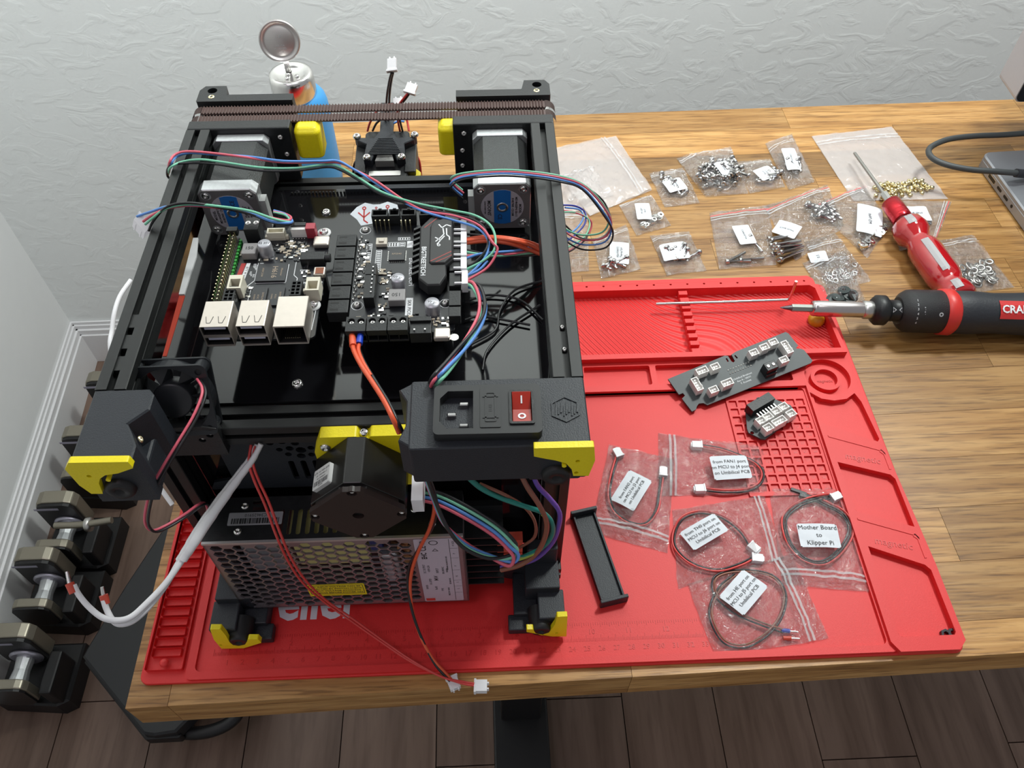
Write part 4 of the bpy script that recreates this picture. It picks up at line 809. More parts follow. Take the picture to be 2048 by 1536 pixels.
# leads at the right of the controller
for i, p in enumerate(([(176.3, 151.1, 221), (189.4, 151.6, 222), (202.3, 149.9, 222), (214.1, 151.9, 216), (222.3, 159, 204), (228.2, 159.2, 200)], [(176.3, 150.5, 220), (189.4, 150.6, 221), (202.3, 149.1, 220), (214.2, 151.9, 212), (222.3, 158.1, 202), (228.2, 158.7, 198)], [(176.3, 153.5, 220), (189.4, 154, 221), (202.5, 153.4, 220), (215.8, 155.3, 214), (228.4, 161.8, 200)])): wr(p, 'orange', 1.25)
for c, p in (('green', [(176.9, 141.8, 221), (183.5, 139.9, 221), (193.4, 140.1, 219), (208.2, 148.7, 212), (222.3, 159, 204)]), ('pink', [(176.9, 138.5, 221), (187.7, 140.4, 220), (202.2, 144.6, 216), (222.4, 161.2, 204)]), ('blue', [(176.9, 136.5, 221), (184.9, 138.8, 222), (196.3, 142.2, 220), (208.2, 150, 214), (222.5, 163.9, 206)]), ('black', [(176.9, 159.3, 219), (189.4, 158.3, 218), (196.8, 160.8, 214)]), ('black', [(176.9, 144.6, 220), (187.7, 142.3, 219), (208.2, 149.2, 210), (222.4, 159.4, 202)]), ('green', [(176.9, 127.2, 221), (183.3, 130.9, 221), (188.2, 135.8, 222)]), ('blue', [(176.9, 122.4, 221), (184.1, 126.9, 221), (189, 132.9, 222)])): wr(p, c)
bundle([(176.8, 116.1, 221), (181.8, 112.4, 223), (185.5, 100.7, 224), (184.9, 87.2, 226), (180.4, 71.2, 230), (174.3, 56.7, 234), (168, 43.2, 238), (163.3, 35, 240), (159.8, 40.6, 226)], ['black', 'pink', 'green', 'blue'], .95, 1.7, .6, 3)
for c, p in (('black', [(212.4, 108.9, 194), (198.1, 113.2, 194), (183.8, 116.9, 194), (175.1, 114.1, 194)]), ('black', [(219, 124.4, 194), (200.9, 109.3, 194), (187.6, 90.9, 194), (184.6, 76.6, 194)]), ('black', [(223.2, 144.9, 194), (204.9, 137.2, 194), (195.5, 121.2, 194), (192.2, 105.7, 194), (177.9, 95, 194)]), ('black', [(219.8, 112.5, 194), (207.5, 128.8, 194), (189.9, 133.6, 194), (178.1, 129.9, 194)])): wr(p, c, .7)
# power pair with crimped ends
wr([(118.2, 73.7, 222), (120.2, 65.5, 226), (125.3, 52.8, 230), (132.1, 40, 232), (138.3, 28.7, 232), (142.8, 19.5, 230), (144.9, 17, 222)], 'orange', 1.35); wr([(121.5, 75.8, 221), (122.3, 67.7, 224), (126.8, 55.1, 228), (133.4, 41.6, 230), (140.2, 28.9, 230), (144.9, 18.8, 228), (146.5, 18.3, 220)], 'black', 1.1); wr([(121.7, 74.9, 222), (122.2, 66.9, 225), (125.9, 55.5, 229), (130.7, 45.7, 230)], 'orange', 1.1)
for c, a, b in (('orange', (117.6, 79.7, 223), (119, 70.6, 224)), ('dblue2', (122, 79.5, 223), (121.7, 72.7, 223))):
    m = mat('blue_sleeve', (.01, .05, .50), .4) if c == 'dblue2' else W['orange']; G().cyl(a, b, 1.7, 1.9, 14).build('crimp_sleeve', m, pr)
# fan lead
for c, d in (('pink', 0), ('black', 1.6)):
    p = [(42.6, 53.3, 222), (47, 46.2, 224), (47.8, 40.1, 224), (45.2, 29.6, 222), (38.8, 16.6, 218), (31.4, 9.4, 210), (23.9, 4.6, 200), (19, -0.6, 190), (15.6, -3.3, 180), (15.2, -2.4, 170), (19.1, 2.6, 165), (25.8, 12.1, 160), (27.1, 23.1, 150), (26.3, 30.1, 140), (25, 31.9, 130), (22.1, 30.4, 120)]
    wr([(x + d, y - d * .3, z - d * .4) for x, y, z in p], c, .75)
# white braided sleeve, two white leads with crimped ends
wr([(64.6, 44.3, 176), (59.5, 38.2, 170), (50.5, 33.6, 160), (40.2, 25.7, 150), (29.6, 16.2, 140), (23.1, 6.8, 135), (17.7, 0.5, 130)], 'white', [1.5, 1.7, 2.0, 2.3, 2.6, 2.9, 2.9, 2.6, 2.3], 'braided_sleeve'); wr([(61, 47.1, 172), (56.2, 40.9, 166), (47, 35.2, 156), (36.6, 27.2, 146), (26, 17.5, 136), (19.5, 8.1, 131), (14, 2, 126)], 'white', [1.4, 1.6, 1.9, 2.2, 2.5, 2.7, 2.7, 2.4, 2.2], 'braided_sleeve')
wr([(17.6, 1.1, 130), (9.3, -11.4, 126), (0.4, -22.1, 124), (-5.9, -28.2, 123), (-13, -29.4, 122), (-21.4, -27.5, 122), (-29.2, -22.2, 124), (-34.9, -16.5, 127), (-37.8, -12, 130)], 'white', 1.7); wr([(14.1, 1.4, 126), (7.8, -10.7, 122), (0.4, -22.2, 120), (-6.8, -28.3, 118), (-13.1, -29.8, 118), (-17.2, -27.8, 119), (-20.7, -22.9, 121), (-22.5, -18.5, 124)], 'white', 1.7)
for a, b, c in (((-37.6, -15.7, 128), (-39.8, -11.3, 131), (-41.4, -6, 134)), ((-21.6, -19.9, 122), (-22.8, -16.1, 125), (-23.3, -12.8, 128))):
    G().cyl(a, b, 2.1, 2.3, 14).build('crimp_sleeve', MATS['red_sleeve'], pr); G().cyl(b, c, 1.1, .9, 10).build('crimp_pin', CHR, pr)
# red pair to the plug on the desk edge
wr([(57.9, 46.6, 172), (57.2, 37.9, 168), (58.9, 31.7, 160), (62.3, 24.7, 145), (65, 16.6, 125), (66.5, 13.2, 100), (70.6, 10.2, 75), (78.9, 9.7, 45), (92.1, 5.6, 25), (111, -5, 14), (130.8, -17.6, 10), (150.6, -27.7, 9), (165.1, -32.7, 8), (172.4, -33.6, 6)], 'red', .8)
wr([(60.3, 46.5, 172), (59.3, 37.9, 168), (61.3, 31.7, 160), (65.2, 24.4, 148), (67.9, 16.4, 128), (69.6, 12.2, 103), (73.5, 9.8, 77), (80.9, 9.5, 47), (94, 5.8, 27), (112.7, -4.8, 15), (131.9, -17.3, 11), (151.9, -28.5, 9.5), (165.1, -31.6, 8.5), (172.5, -32.5, 6.5)], 'red', .8)
housing((176.6, -33.6, 3.5), (.05, 1, 0), (1, -.03, .0), (0, 0, 1), (7.4, 8.5, 5.6)); housing((159, -30.7, 3.5), (.9, .35, 0), (.35, -.9, .1), (0, 0, 1), (7, 9, 5))
wr([(149.6, 26.7, 190), (153.1, 20.7, 180), (156.2, 17.5, 165), (156.2, 15.3, 150), (151.4, 16.5, 125), (143, 19.3, 95), (136.5, 18.3, 70), (133.5, 14, 50), (134, 6.3, 32), (138.5, -5.9, 20), (146, -17.5, 12), (153.7, -25.2, 8), (157.8, -29.5, 6)], 'orange', 1.1)
wr([(150.4, 27.9, 188), (154.4, 21.9, 178), (157.3, 18.6, 163), (157.3, 16.4, 148), (152.4, 17.6, 123), (141.6, 20.3, 93), (134.1, 19.3, 68), (132.4, 13.2, 48), (134.5, 3.8, 30), (140.1, -8.6, 18), (146.6, -19.5, 11), (152.4, -26.1, 8), (156.9, -30.2, 6)], 'black', 1.0)
# motor lead loops under the inlet
for i, c in enumerate(('pink', 'blue', 'green', 'black')):
    k = (-6, -1.5, 4, 8)[i]
    p = [(146, 25.7, 150), (159.3, 21.4, 150), (175.6, 12.6, 148), (189, 4.1, 145), (197.4, -2.7, 140), (201.1, -5.5, 136), (198, -7.6, 132), (185.9, -5.2, 134), (172.6, -2.2, 142), (162.6, 3.3, 155), (157.7, 10, 170), (154.6, 13, 190), (152.8, 17.9, 200)]
    wr([(x + k * (.15 if j < 5 or j > 8 else -.1) + (-3 if i == 0 and 4 < j < 8 else 0), y + k * (.35 if j < 7 else -.3 + 0), z + k * .25) for j, (x, y, z) in enumerate(p)], c, 1.05)
wr([(174.7, 12.9, 190), (182, 10.7, 180), (192.1, 10.2, 170), (205.3, 10.1, 160), (215, 11.6, 150), (220.5, 10.7, 140), (221.2, 10.9, 125), (216.2, 10.8, 110), (206.4, 13.1, 95), (194.5, 17.5, 80)], 'teal', 1.4); wr([(215.1, 11.8, 148), (220.9, 10.9, 138), (221, 11.3, 123), (215.4, 10.8, 108), (204.9, 12.8, 93), (193, 16.8, 80)], 'olive', 1.2)
wr([(202.5, 12.7, 190), (206.3, 9.8, 180), (212.5, 7.9, 165), (217.2, 8.2, 145), (216.4, 7.9, 125), (212.1, 11.1, 100), (203.5, 12.1, 85), (191.9, 13.9, 75)], 'brown', 1.5); wr([(208.5, 12.5, 190), (211.7, 10.5, 180), (218.5, 11.3, 165), (224, 12.2, 150), (224.8, 12.3, 135), (222.3, 13.7, 110), (214.1, 14.2, 90), (203.6, 15.1, 80), (192, 17.3, 72)], 'purple', 1.4)
wr([(182, 12.8, 180), (194.8, 11.6, 170), (205.7, 15.1, 150), (211.7, 16.4, 130), (211.7, 17.4, 110), (203.8, 21.2, 90)], 'brown', 1.0)

# ================================================================ tool head seen beyond the far rail
TO = (118.8, 286.8, 190); TH = basis(TO, (1, 0, 0), (0, .995, .1), (0, -.1, .995))
th = G(TH).prism(rrect(-16, -34, 16, 22, 3, 3), -44, -5, 1).build('tool_head', BLK, pr)
star = [(-5, 14), (5, 14), (8, 20 - 13), (19, 8), (20.5, 11), (22, 7.5), (20, 4.5), (13.5, .5), (14.5, -14), (9, -16), (7, -9.5), (-7, -9.5), (-9, -16), (-14.5, -14), (-13.5, .5), (-20, 4.5), (-22, 7.5), (-20.5, 11), (-19, 8), (-8, 7)]
G(TH).prism(star, -5, 1.6, .6).build('star_cover', PRT, th)
G(TH).prism([(-4.6, 13), (4.6, 13), (5, 46), (-5, 46)], -3, .6).build('neck', PRT, th)
g = G(TH)
for k in range(11): y = 5.6 - k * 1.6; h = 5.2 + k * .68; g.prism([(-h, y), (h, y), (h, y + .7), (-h, y + .7)], 1.6, 2.1)
g.build('cover_rib', PRT, th)['kind'] = 'stuff'
G(TH).prism([(-6.6, -15.5), (6.6, -15.5), (5.2, -9.6), (-5.2, -9.6)], -5, .4).build('fan_label', mat('fan_label', (.20, .20, .19), .5), th)
g = G(TH)
for t, y in (('ADN512 2H', -11.4), ('24VDC 0.08A', -12.8), ('www.adda.com', -14.3)): g.text(t, 1.3, tr(0, y, .4), .02)
g.build('label_print', INK, th)
for x, y in ((-12, -13.5), (12, -13.5), (-20.4, 8), (20.6, 8.6)):
    q_ = TH @ Vector((x, y, 1.6)); screw(q_.x, q_.y, q_.z, 2.9, 2.2, parent=th)
for s in (-1, 1): G(TH).prism(rrect(17.5 * s - 4, -22, 17.5 * s + 4, 9, 1, 2), -36, -4).build('side_duct', BLK, th, bevel=.6)
G(TH).prism(rrect(-11, -25, 11, -20.4, .4, 1), -5, -4.2).build('steel_strip', STL, th)
G(TH).prism([(17, -28), (24, -28), (25, -18), (21, -14), (17, -20)], -30, -8).build('yellow_clip', YEL, th, bevel=1)
def tw(pts, c, r=.8): return G().tube(pts, r, 6, 5).build('wire', W[c], pr)
for c, p in (('black', [(116.9, 314.6, 190), (119.8, 308.1, 205), (123, 299.9, 222), (127, 292.1, 238), (129.3, 288.9, 245)]), ('black', [(119, 314.5, 190), (121.7, 309.5, 204), (124.5, 301.4, 221), (128.1, 293.7, 237), (130.1, 290.5, 244)]), ('red', [(127.9, 307.3, 188), (128.4, 298.6, 205), (130.8, 292.6, 218), (135.5, 289.6, 226), (138.6, 289.1, 230)]), ('black', [(129.6, 308.7, 187), (129.6, 300.1, 204), (131.7, 293, 217), (136.4, 289.9, 225), (139.2, 289.5, 229)]), ('red', [(103.8, 311, 186), (107.1, 308.2, 195), (113.1, 303.7, 206), (120, 299.2, 214), (128.3, 295.1, 218)]), ('red', [(133.8, 312.9, 184), (132.9, 317.6, 188), (132.1, 319.8, 192)]), ('black', [(107.5, 310.9, 186), (110.8, 310.6, 192), (114.3, 309.5, 196)]), ('red', [(136.5, 300.9, 176), (140.5, 297, 170), (141.1, 295.3, 160), (140.7, 295.3, 155)]), ('black', [(133.7, 306.5, 172), (137.7, 301.3, 166), (138.6, 297.4, 158), (138, 299.3, 152)]), ('black', [(96.9, 292.8, 176), (92.5, 295.4, 168), (90.7, 294.1, 160)]), ('red', [(97.9, 294.2, 174), (94.1, 295.6, 166), (92.1, 295.5, 158)]), ('blue', [(121.4, 312, 190), (126.3, 313.2, 192), (130.6, 316, 190)])): tw(p, c)
housing((129.8, 292.8, 248), (1, .2, 0), (.05, .7, .7), (0, -.7, .7), (6, 8, 5)); housing((140.8, 290.6, 232), (.9, -.5, 0), (.35, .7, .5), (0, -.6, .7), (8, 7, 4)); housing((130.6, 296.2, 218), (1, .1, 0), (0, .8, .5), (0, -.6, .8), (7, 6, 4))

# ================================================================ clear zip bags
FILM = bpy.data.materials.new('clear_film'); FILM.use_nodes = True; nt = FILM.node_tree; L = nt.links
nt.nodes.remove(nt.nodes['Principled BSDF']); out = nt.nodes['Material Output']
tp = nt.nodes.new('ShaderNodeBsdfTransparent'); gl = nt.nodes.new('ShaderNodeBsdfGlossy'); df = nt.nodes.new('ShaderNodeBsdfDiffuse'); tl = nt.nodes.new('ShaderNodeBsdfTranslucent')
tp.inputs[0].default_value = (.97, .97, .97, 1); gl.inputs['Roughness'].default_value = .05; df.inputs[0].default_value = (.85, .85, .87, 1)
lw0 = nt.nodes.new('ShaderNodeLayerWeight'); lw0.inputs['Blend'].default_value = .5; lw = nt.nodes.new('ShaderNodeMath'); lw.operation = 'POWER'; lw.inputs[1].default_value = 3.2; L.new(lw0.outputs['Facing'], lw.inputs[0]); mu = nt.nodes.new('ShaderNodeMath'); mu.operation = 'MULTIPLY_ADD'; mu.inputs[1].default_value = .7; mu.inputs[2].default_value = .16; mu.use_clamp = True
m1 = nt.nodes.new('ShaderNodeMixShader'); m2 = nt.nodes.new('ShaderNodeMixShader'); m1.inputs[0].default_value = .035
tc = nt.nodes.new('ShaderNodeTexCoord'); no = nt.nodes.new('ShaderNodeTexNoise'); no.inputs['Scale'].default_value = 70; no.inputs['Detail'].default_value = 4; no.inputs['Distortion'].default_value = 2.2
bp = nt.nodes.new('ShaderNodeBump'); bp.inputs['Strength'].default_value = 1.0; bp.inputs['Distance'].default_value = .012
L.new(tc.outputs['Object'], no.inputs['Vector']); L.new(no.outputs['Fac'], bp.inputs['Height']); L.new(bp.outputs['Normal'], gl.inputs['Normal']); pass
L.new(lw.outputs[0], mu.inputs[0]); L.new(tp.outputs[0], m1.inputs[1]); L.new(df.outputs[0], m1.inputs[2]); L.new(m1.outputs[0], m2.inputs[1]); L.new(gl.outputs[0], m2.inputs[2]); L.new(mu.outputs[0], m2.inputs[0]); L.new(m2.outputs[0], out.inputs['Surface'])
FROST = FILM.copy(); FROST.name = 'cloudy_film'
for n_ in FROST.node_tree.nodes:
    if n_.type == 'MIX_SHADER' and not n_.inputs[0].is_linked: n_.inputs[0].default_value = .34
    if n_.type == 'BUMP': n_.inputs['Distance'].default_value = .0015
for n_ in FROST.node_tree.nodes:
    if n_.type == 'BSDF_DIFFUSE': n_.inputs[0].default_value = (.80, .74, .72, 1)
    if n_.type == 'MATH' and n_.operation == 'MULTIPLY_ADD': n_.inputs[2].default_value = .05
ZIPW = FILM.copy(); ZIPW.name = 'zip_film'
for n_ in ZIPW.node_tree.nodes:
    if n_.type == 'MIX_SHADER' and not n_.inputs[0].is_linked: n_.inputs[0].default_value = .4
PAPER = mat('label_paper_white', (.70, .73, .78), .6, vary=.03); ZRED = mat('zip_red', (.70, .12, .13), .5)
def bag(label, c, zb, bulge, film=FILM, red=False, lab=None, zf=.13, crease=1.0, seed=0, group=None):
    """c: zip-left, zip-right, far-right, far-left (world mm). zb: surface it lies on"""
    c = [Vector((p[0], p[1])) for p in c]; mid = sum(c, Vector((0, 0))) / 4
    e1 = ((c[1] - c[0]) + (c[2] - c[3])) / 4; e2 = ((c[3] - c[0]) + (c[2] - c[1])) / 4; det = e1.x * e2.y - e1.y * e2.x
    def H(x, y):
        d = Vector((x, y)) - mid; a = (d.x * e2.y - d.y * e2.x) / det; b = (e1.x * d.y - e1.y * d.x) / det
        k = max(0, 1 - a * a) * max(0, 1 - b * b); s = Vector((x * .06 + seed * 7.3, y * .06, seed))
        return .8 + bulge * k ** .7 + crease * min(1, 3 * k + .25) * (abs(noise.noise(s)) * 3.2 + (1 - abs(noise.noise(s * 3.1)) * 2.4) * .9)
    def HS(x, y):
        d = Vector((x, y)) - mid; a = (d.x * e2.y - d.y * e2.x) / det; b = (e1.x * d.y - e1.y * d.x) / det; k = max(0, 1 - a * a) * max(0, 1 - b * b)
        return .8 + bulge * k ** .7 + crease * (2.2 + 1.2 * abs(noise.noise(Vector((x * .05 + seed, y * .05, seed)))))
    nx, ny = 30, 26; V = []; 
    for j in range(ny + 1):
        for i in range(nx + 1):
            u, v = i / nx, j / ny; p = (c[0] * (1 - u) + c[1] * u) * (1 - v) + (c[3] * (1 - u) + c[2] * u) * v; q = p + Vector((noise.noise(Vector((p.y * .09, seed, 0))), noise.noise(Vector((p.x * .09, seed, 4))))) * 1.5
            V.append((q.x, q.y, H(p.x, p.y)))
    root = thing('zip_bag', label, 'plastic bag', (mid.x, mid.y, zb), 0, group); off = Vector((mid.x, mid.y, 0))
    g = G(); F = [(j * (nx + 1) + i, j * (nx + 1) + i + 1, (j + 1) * (nx + 1) + i + 1, (j + 1) * (nx + 1) + i) for j in range(ny) for i in range(nx)]
    g.add([Vector(p) - off for p in V], F, True)
    b = [(c[0] * (1 - u) + c[1] * u) * (1 - v) + (c[3] * (1 - u) + c[2] * u) * v - mid for v in (0, 1) for u in (0, 1)]
    g.add([(p.x, p.y, .25) for p in b], [(0, 1, 3, 2)]); g.build('film', film, root)
    def band(t0, t1, name, m, dz=.5):
        g = G(); P = []; n = 24
        for i in range(n + 1):
            u = i / n
            for t in (t0, t1): p = (c[0] * (1 - u) + c[1] * u) * (1 - t) + (c[3] * (1 - u) + c[2] * u) * t; P.append((p.x - mid.x, p.y - mid.y, H(p.x, p.y) + dz))
        g.add(P, [(2 * i, 2 * i + 2, 2 * i + 3, 2 * i + 1) for i in range(n)], True); g.build(name, m, root)
    band(zf, zf + .022, 'zip_strip', ZIPW); band(zf + .045, zf + .065, 'zip_strip', ZIPW, .6)
    if red: band(zf - .025, zf - .01, 'red_zip_line', ZRED, .7)
    if lab:
        (bl, br, tl), lines, size = lab; bl, br, tl = (Vector(p[:2]) for p in (bl, br, tl)); ex = br - bl; ey = tl - bl; W_, H_ = ex.length, ey.length; ex.normalize(); ey = Vector((-ex.y, ex.x))
        if (tl - bl).dot(ey) < 0: ey = -ey
        g = G(); n = 26; P = []
        for j in range(n + 1):
            for i in range(n + 1):
                a, b_ = i / n * W_, j / n * H_; r = min(2.2, W_ * .1)
                if i in (0, n) and j in (0, n): a += r * (1 if i == 0 else -1) * .4; b_ += r * (1 if j == 0 else -1) * .4
                p = bl + ex * a + ey * b_; P.append((p.x - mid.x, p.y - mid.y, HS(p.x, p.y) + .35))
        g.add(P, [(j * (n + 1) + i, j * (n + 1) + i + 1, (j + 1) * (n + 1) + i + 1, (j + 1) * (n + 1) + i) for j in range(n) for i in range(n)], True); pl = g.build('paper_label', PAPER, root)
        g = G(); t = G(); k = len(lines)
        for i, s_ in enumerate(lines): t.text(s_, size, tr(W_ / 2, H_ / 2 + (k - 1) * size * .62 - i * size * 1.24, 0), 0)
        P = []
        for v in t.v: p = bl + ex * v.x + ey * v.y; P.append((p.x - mid.x, p.y - mid.y, HS(p.x, p.y) + .62))
        g.add(P, t.f); g.build('label_print', INK, pl)
    return root, H
# five cable bags on the mat
MZ = 3.1
CB = 'cable bags on the mat'
cable_bags = [
 ('clear cable bag left of the other bags, its label reading FAN2', [(305.8, 96.7, 6), (360.2, 78.5, 6), (378.4, 158.3, 6), (328.7, 173.9, 6)], [(338.9, 109.5, 9), (356.4, 134.6, 9), (324.9, 123.2, 9)], ['from FAN2 port', 'on MCU to J3 port', 'on Umbilical PCB'], 3.3, .1),
 ('clear cable bag nearest the boards, its label reading FAN1', [(369.3, 183.4, 6), (360.8, 125.3, 6), (444.3, 124.2, 6), (449.9, 166.3, 6)], [(404.3, 134.1, 9), (433.8, 135.1, 9), (404, 154.9, 9)], ['from FAN1 port', 'on MCU to J4 port', 'on Umbilical PCB'], 3.9, .1),
 ('clear cable bag in the middle of the group, its label reading TH0', [(441.3, 123, 6), (443.5, 70.5, 6), (363.2, 50.8, 6), (369.1, 112.9, 6)], [(378.2, 76.7, 9), (405.8, 90.8, 9), (370.7, 92.2, 9)], ['from TH0 port on', 'MCU to J6 port on', 'Umbilical PCB'], 3.6, .06),
 ('clear cable bag on the right, its label reading Mother Board', [(437.3, 51.2, 6), (497.4, 42.9, 6), (505.9, 127, 6), (446.4, 128, 6)], [(455.4, 76, 9), (484.4, 74.1, 9), (455.9, 94.9, 9)], ['Mother Board', 'to', 'Klipper Pi'], 4.9, .08),
 ('clear cable bag nearest the front edge, its label reading HE', [(449.9, 74.2, 6), (459.4, 11.2, 6), (380, 1.4, 6), (370.1, 54.2, 6)], [(402.8, 26.5, 9), (424.4, 46.7, 9), (390.6, 42.8, 9)], ['from HE port on', 'MCU to J5 port on', 'Umbilical PCB'], 3.7, .12)]
for i, (lb, c, l3, tx, sz, zf) in enumerate(cable_bags): bag(lb, c, MZ, 5, FILM, lab=(l3, tx, sz), zf=zf, crease=.9, seed=i + 1)
def cable(label, pts, cols, ends, r=.75):
    c0 = pts[0]; root = thing('jumper_cable', label, 'cable', (c0[0], c0[1], MZ + .2), 0, None)
    for k, c in enumerate(cols):
        d = (k - (len(cols) - 1) / 2) * 1.5
        q = []
        for j, (x, y, z) in enumerate(pts):
            a, b = pts[max(0, j - 1)], pts[min(len(pts) - 1, j + 1)]; t = Vector((b[0] - a[0], b[1] - a[1])).normalized()
            q.append((x - c0[0] - t.y * d * 1.15, y - c0[1] + t.x * d * 1.15, 2.2 + (.8 if k == 0 else 0) + (1.2 if j % 3 == 1 else 0)))
        G().tube(q, r, 6, 6).build('wire', W[c], root)
    for kind, p, ang in ends:
        M = tr(p[0] - c0[0], p[1] - c0[1], .3) @ rot(ang); g = G(M)
        if kind == 'plug': g.box(-4, -3, 0, 4, 3, 4.6); g.box(-4, -3.4, 0, -2.8, 3.4, 5); g.box(4, -2, .6, 5, 2, 3.8); g.build('plug', WHT, root, bevel=.2)
        elif kind == 'black': g.box(-7, -1.3, .3, 7, 1.3, 2.9); g.build('plug', BLK, root, bevel=.2)
        else: g.cyl((-3, 0, 2), (2.5, 0, 2), 1.5, n=12); g.cyl((2.5, 0, 2), (8, 0, 2), .7, n=8, mi=1); g.build('crimp_sleeve', [mat('blue_sleeve', (0, 0, 0)) if kind == 'bs' else MATS['red_sleeve'], CHR], root)
cable('red and black cable with white plugs inside the bag labelled FAN2', [(333.1, 160.5, 6), (327.2, 144.3, 6), (323.2, 128.9, 6), (324.5, 114.7, 6), (331.6, 104.7, 6), (341.1, 101, 6), (349.5, 102.8, 6), (357.3, 112.5, 6), (361.9, 127.4, 6), (365.4, 140.5, 6)], ['red', 'black'], [('plug', (334.2, 163.7, 6), 110), ('plug', (366.9, 145, 6), 80)])
cable('red and black cable with white plugs inside the bag labelled FAN1', [(400.9, 168.7, 6), (415.2, 164.3, 6), (429.8, 158.1, 6), (440.4, 150.8, 6), (443.5, 140.6, 6), (438.8, 131.9, 6), (427.7, 127, 6), (411.3, 125.9, 6), (397.3, 128.6, 6)], ['red', 'black'], [('plug', (397.7, 168.8, 6), 175), ('plug', (392.8, 129.3, 6), 180)])
cable('red and black cable with white plugs inside the bag labelled TH0', [(421.1, 80.5, 6), (415.7, 92.8, 6), (405.2, 104.8, 6), (389.9, 109.6, 6), (375.6, 105.1, 6), (368.1, 95.5, 6), (365.4, 83.4, 6), (370.7, 72.2, 6), (381.1, 65.6, 6), (394.9, 62.7, 6), (409.9, 66, 6), (420.4, 71, 6)], ['red', 'black'], [('plug', (422.6, 78.8, 6), -50), ('plug', (423.2, 70.5, 6), -10)])
cable('red and black cable with black and white plugs inside the bag labelled Mother Board', [(490.9, 119.3, 6), (478.1, 117.2, 6), (464.9, 113.4, 6), (452.8, 104.6, 6), (448.5, 93.1, 6), (450.1, 79.3, 6), (458.1, 68, 6), (470.4, 65.1, 6), (486.5, 75.5, 6), (497.3, 89.6, 6), (496, 102.9, 6), (484.7, 113.5, 6), (472.2, 120.9, 6)], ['red', 'black', 'black'], [('plug', (494.1, 118.3, 6), 20), ('black', (468.4, 123.7, 6), -25), ('black', (474, 119.1, 6), -20)])
cable('red and black cable with crimped ends inside the bag labelled HE', [(428.8, 16.9, 6), (414.3, 22.4, 6), (399, 31.5, 6), (388.4, 44.2, 6), (389.1, 55.4, 6), (399.9, 61, 6), (417.8, 61.1, 6), (431.9, 55.2, 6), (436.7, 43.1, 6), (430, 27.4, 6), (416.6, 14.6, 6), (400.8, 7.7, 6), (387.9, 10.9, 6), (382.1, 22.9, 6), (383.1, 35.3, 6), (392.3, 49.6, 6), (404.8, 58.5, 6)], ['brown', 'black'], [('bs', (430.9, 17.1, 6), -8), ('rs', (430.6, 12, 6), -5)])

# ================================================================ hardware in the small bags behind the mat
def cap_screw(L_, r=1.5):
    g = G(); g.lathe([(r * .3, 0), (r * .9, .4), (r, 1), (r, L_), (r * 1.85, L_), (r * 1.85, L_ + 2.6), (r * 1.6, L_ + 2.9), (r * .8, L_ + 2.9), (r * .8, L_ + 1.4), (.1, L_ + 1.3)], rot(90, 'Y'), 12); return g
def ring_(ro, ri, h, n=16, nn=14):
    g = G(); vs = []
    for k in range(n):
        a = 2 * PI * k / n; c_, s_ = math.cos(a), math.sin(a); vs += [(ro * c_, ro * s_, 0), (ro * c_, ro * s_, h), (ri * c_, ri * s_, h), (ri * c_, ri * s_, 0)]
    F = []
    for k in range(n):
        a, b = 4 * k, 4 * ((k + 1) % n)
        for e in range(4): F.append((a + e, b + e, b + (e + 1) % 4, a + (e + 1) % 4))
    return g.add(vs, F)
_proto = {}
def hardware(kind, lbl, cat, group, count, reg, zb, zmax, seed, ang=None, spread=180):
    rr = random.Random(seed); o, ex, ey = (Vector(p[:2]) for p in reg); ex = ex - o; ey = ey - o
    for k in range(count):
        for _ in range(6):
            u, v = rr.random(), rr.random(); p = o + ex * u + ey * v
        a = (ang if ang is not None else 0) + rr.uniform(-spread, spread)
        if kind not in _proto:
            if kind.startswith('screw'): b = cap_screw(float(kind[5:])); m = mat('screw_steel', (.56, .55, .54), .18, 1); nm = 'machine_screw'; 
            elif kind == 'nut': b = ring_(3.1, 1.6, 2.2, 6); m = CHR; nm = 'hex_nut'
            elif kind == 'blacknut': b = ring_(3.6, 1.9, 3, 6); m = mat('blackened_steel', (.05, .05, .055), .3, .9); nm = 'hex_nut'
            elif kind == 'washer': b = ring_(4.0, 1.9, .7, 18); m = STL; nm = 'washer'
            elif kind == 'smallwasher': b = ring_(3, 1.6, .5, 14); m = CHR; nm = 'washer'
            elif kind == 'insert': b = ring_(2.1, 1.3, 3.4, 12); m = BRS; nm = 'threaded_insert'
            elif kind == 'disc': b = ring_(5.5, 1.6, 1.2, 18); m = mat('black_washer', (.02, .03, .03), .25); nm = 'washer'
            elif kind == 'bolt': b = ring_(3.8, 2, 5, 14); m = STL; nm = 'spacer'
            ob = bpy.data.objects.new(nm, None); me = bpy.data.meshes.new(nm); me.from_pydata([tuple(x * S) for x in b.v], [], b.f); me.materials.append(m)
            me.polygons.foreach_set('use_smooth', [kind.startswith('screw') or 'asher' in kind or kind == 'insert'] * len(b.f)); _proto[kind] = (nm, me)
        nm, me = _proto[kind]; ob = bpy.data.objects.new(nm, me); COL.objects.link(ob)
        lay = (k / count) ** 1.2 * zmax; tilt = rr.uniform(-9, 9) if lay > .5 else rr.uniform(0, 2)
        if kind.startswith('screw'): ob.rotation_euler = (0, math.radians(tilt), math.radians(a)); h = 2.8
        elif kind == 'insert': ob.rotation_euler = (math.radians(rr.choice((0, 88, 90, 86))), math.radians(rr.uniform(-10, 10)), math.radians(a)); h = 2.2
        else: ob.rotation_euler = (math.radians(rr.uniform(-24, 24) if lay > .6 else 0), math.radians(rr.uniform(-20, 20) if lay > .6 else 0), math.radians(a)); h = .3
        ob.location = Vector((p.x, p.y, zb + h + lay)) * S; tag(ob, lbl, cat, group)
DZ = .3
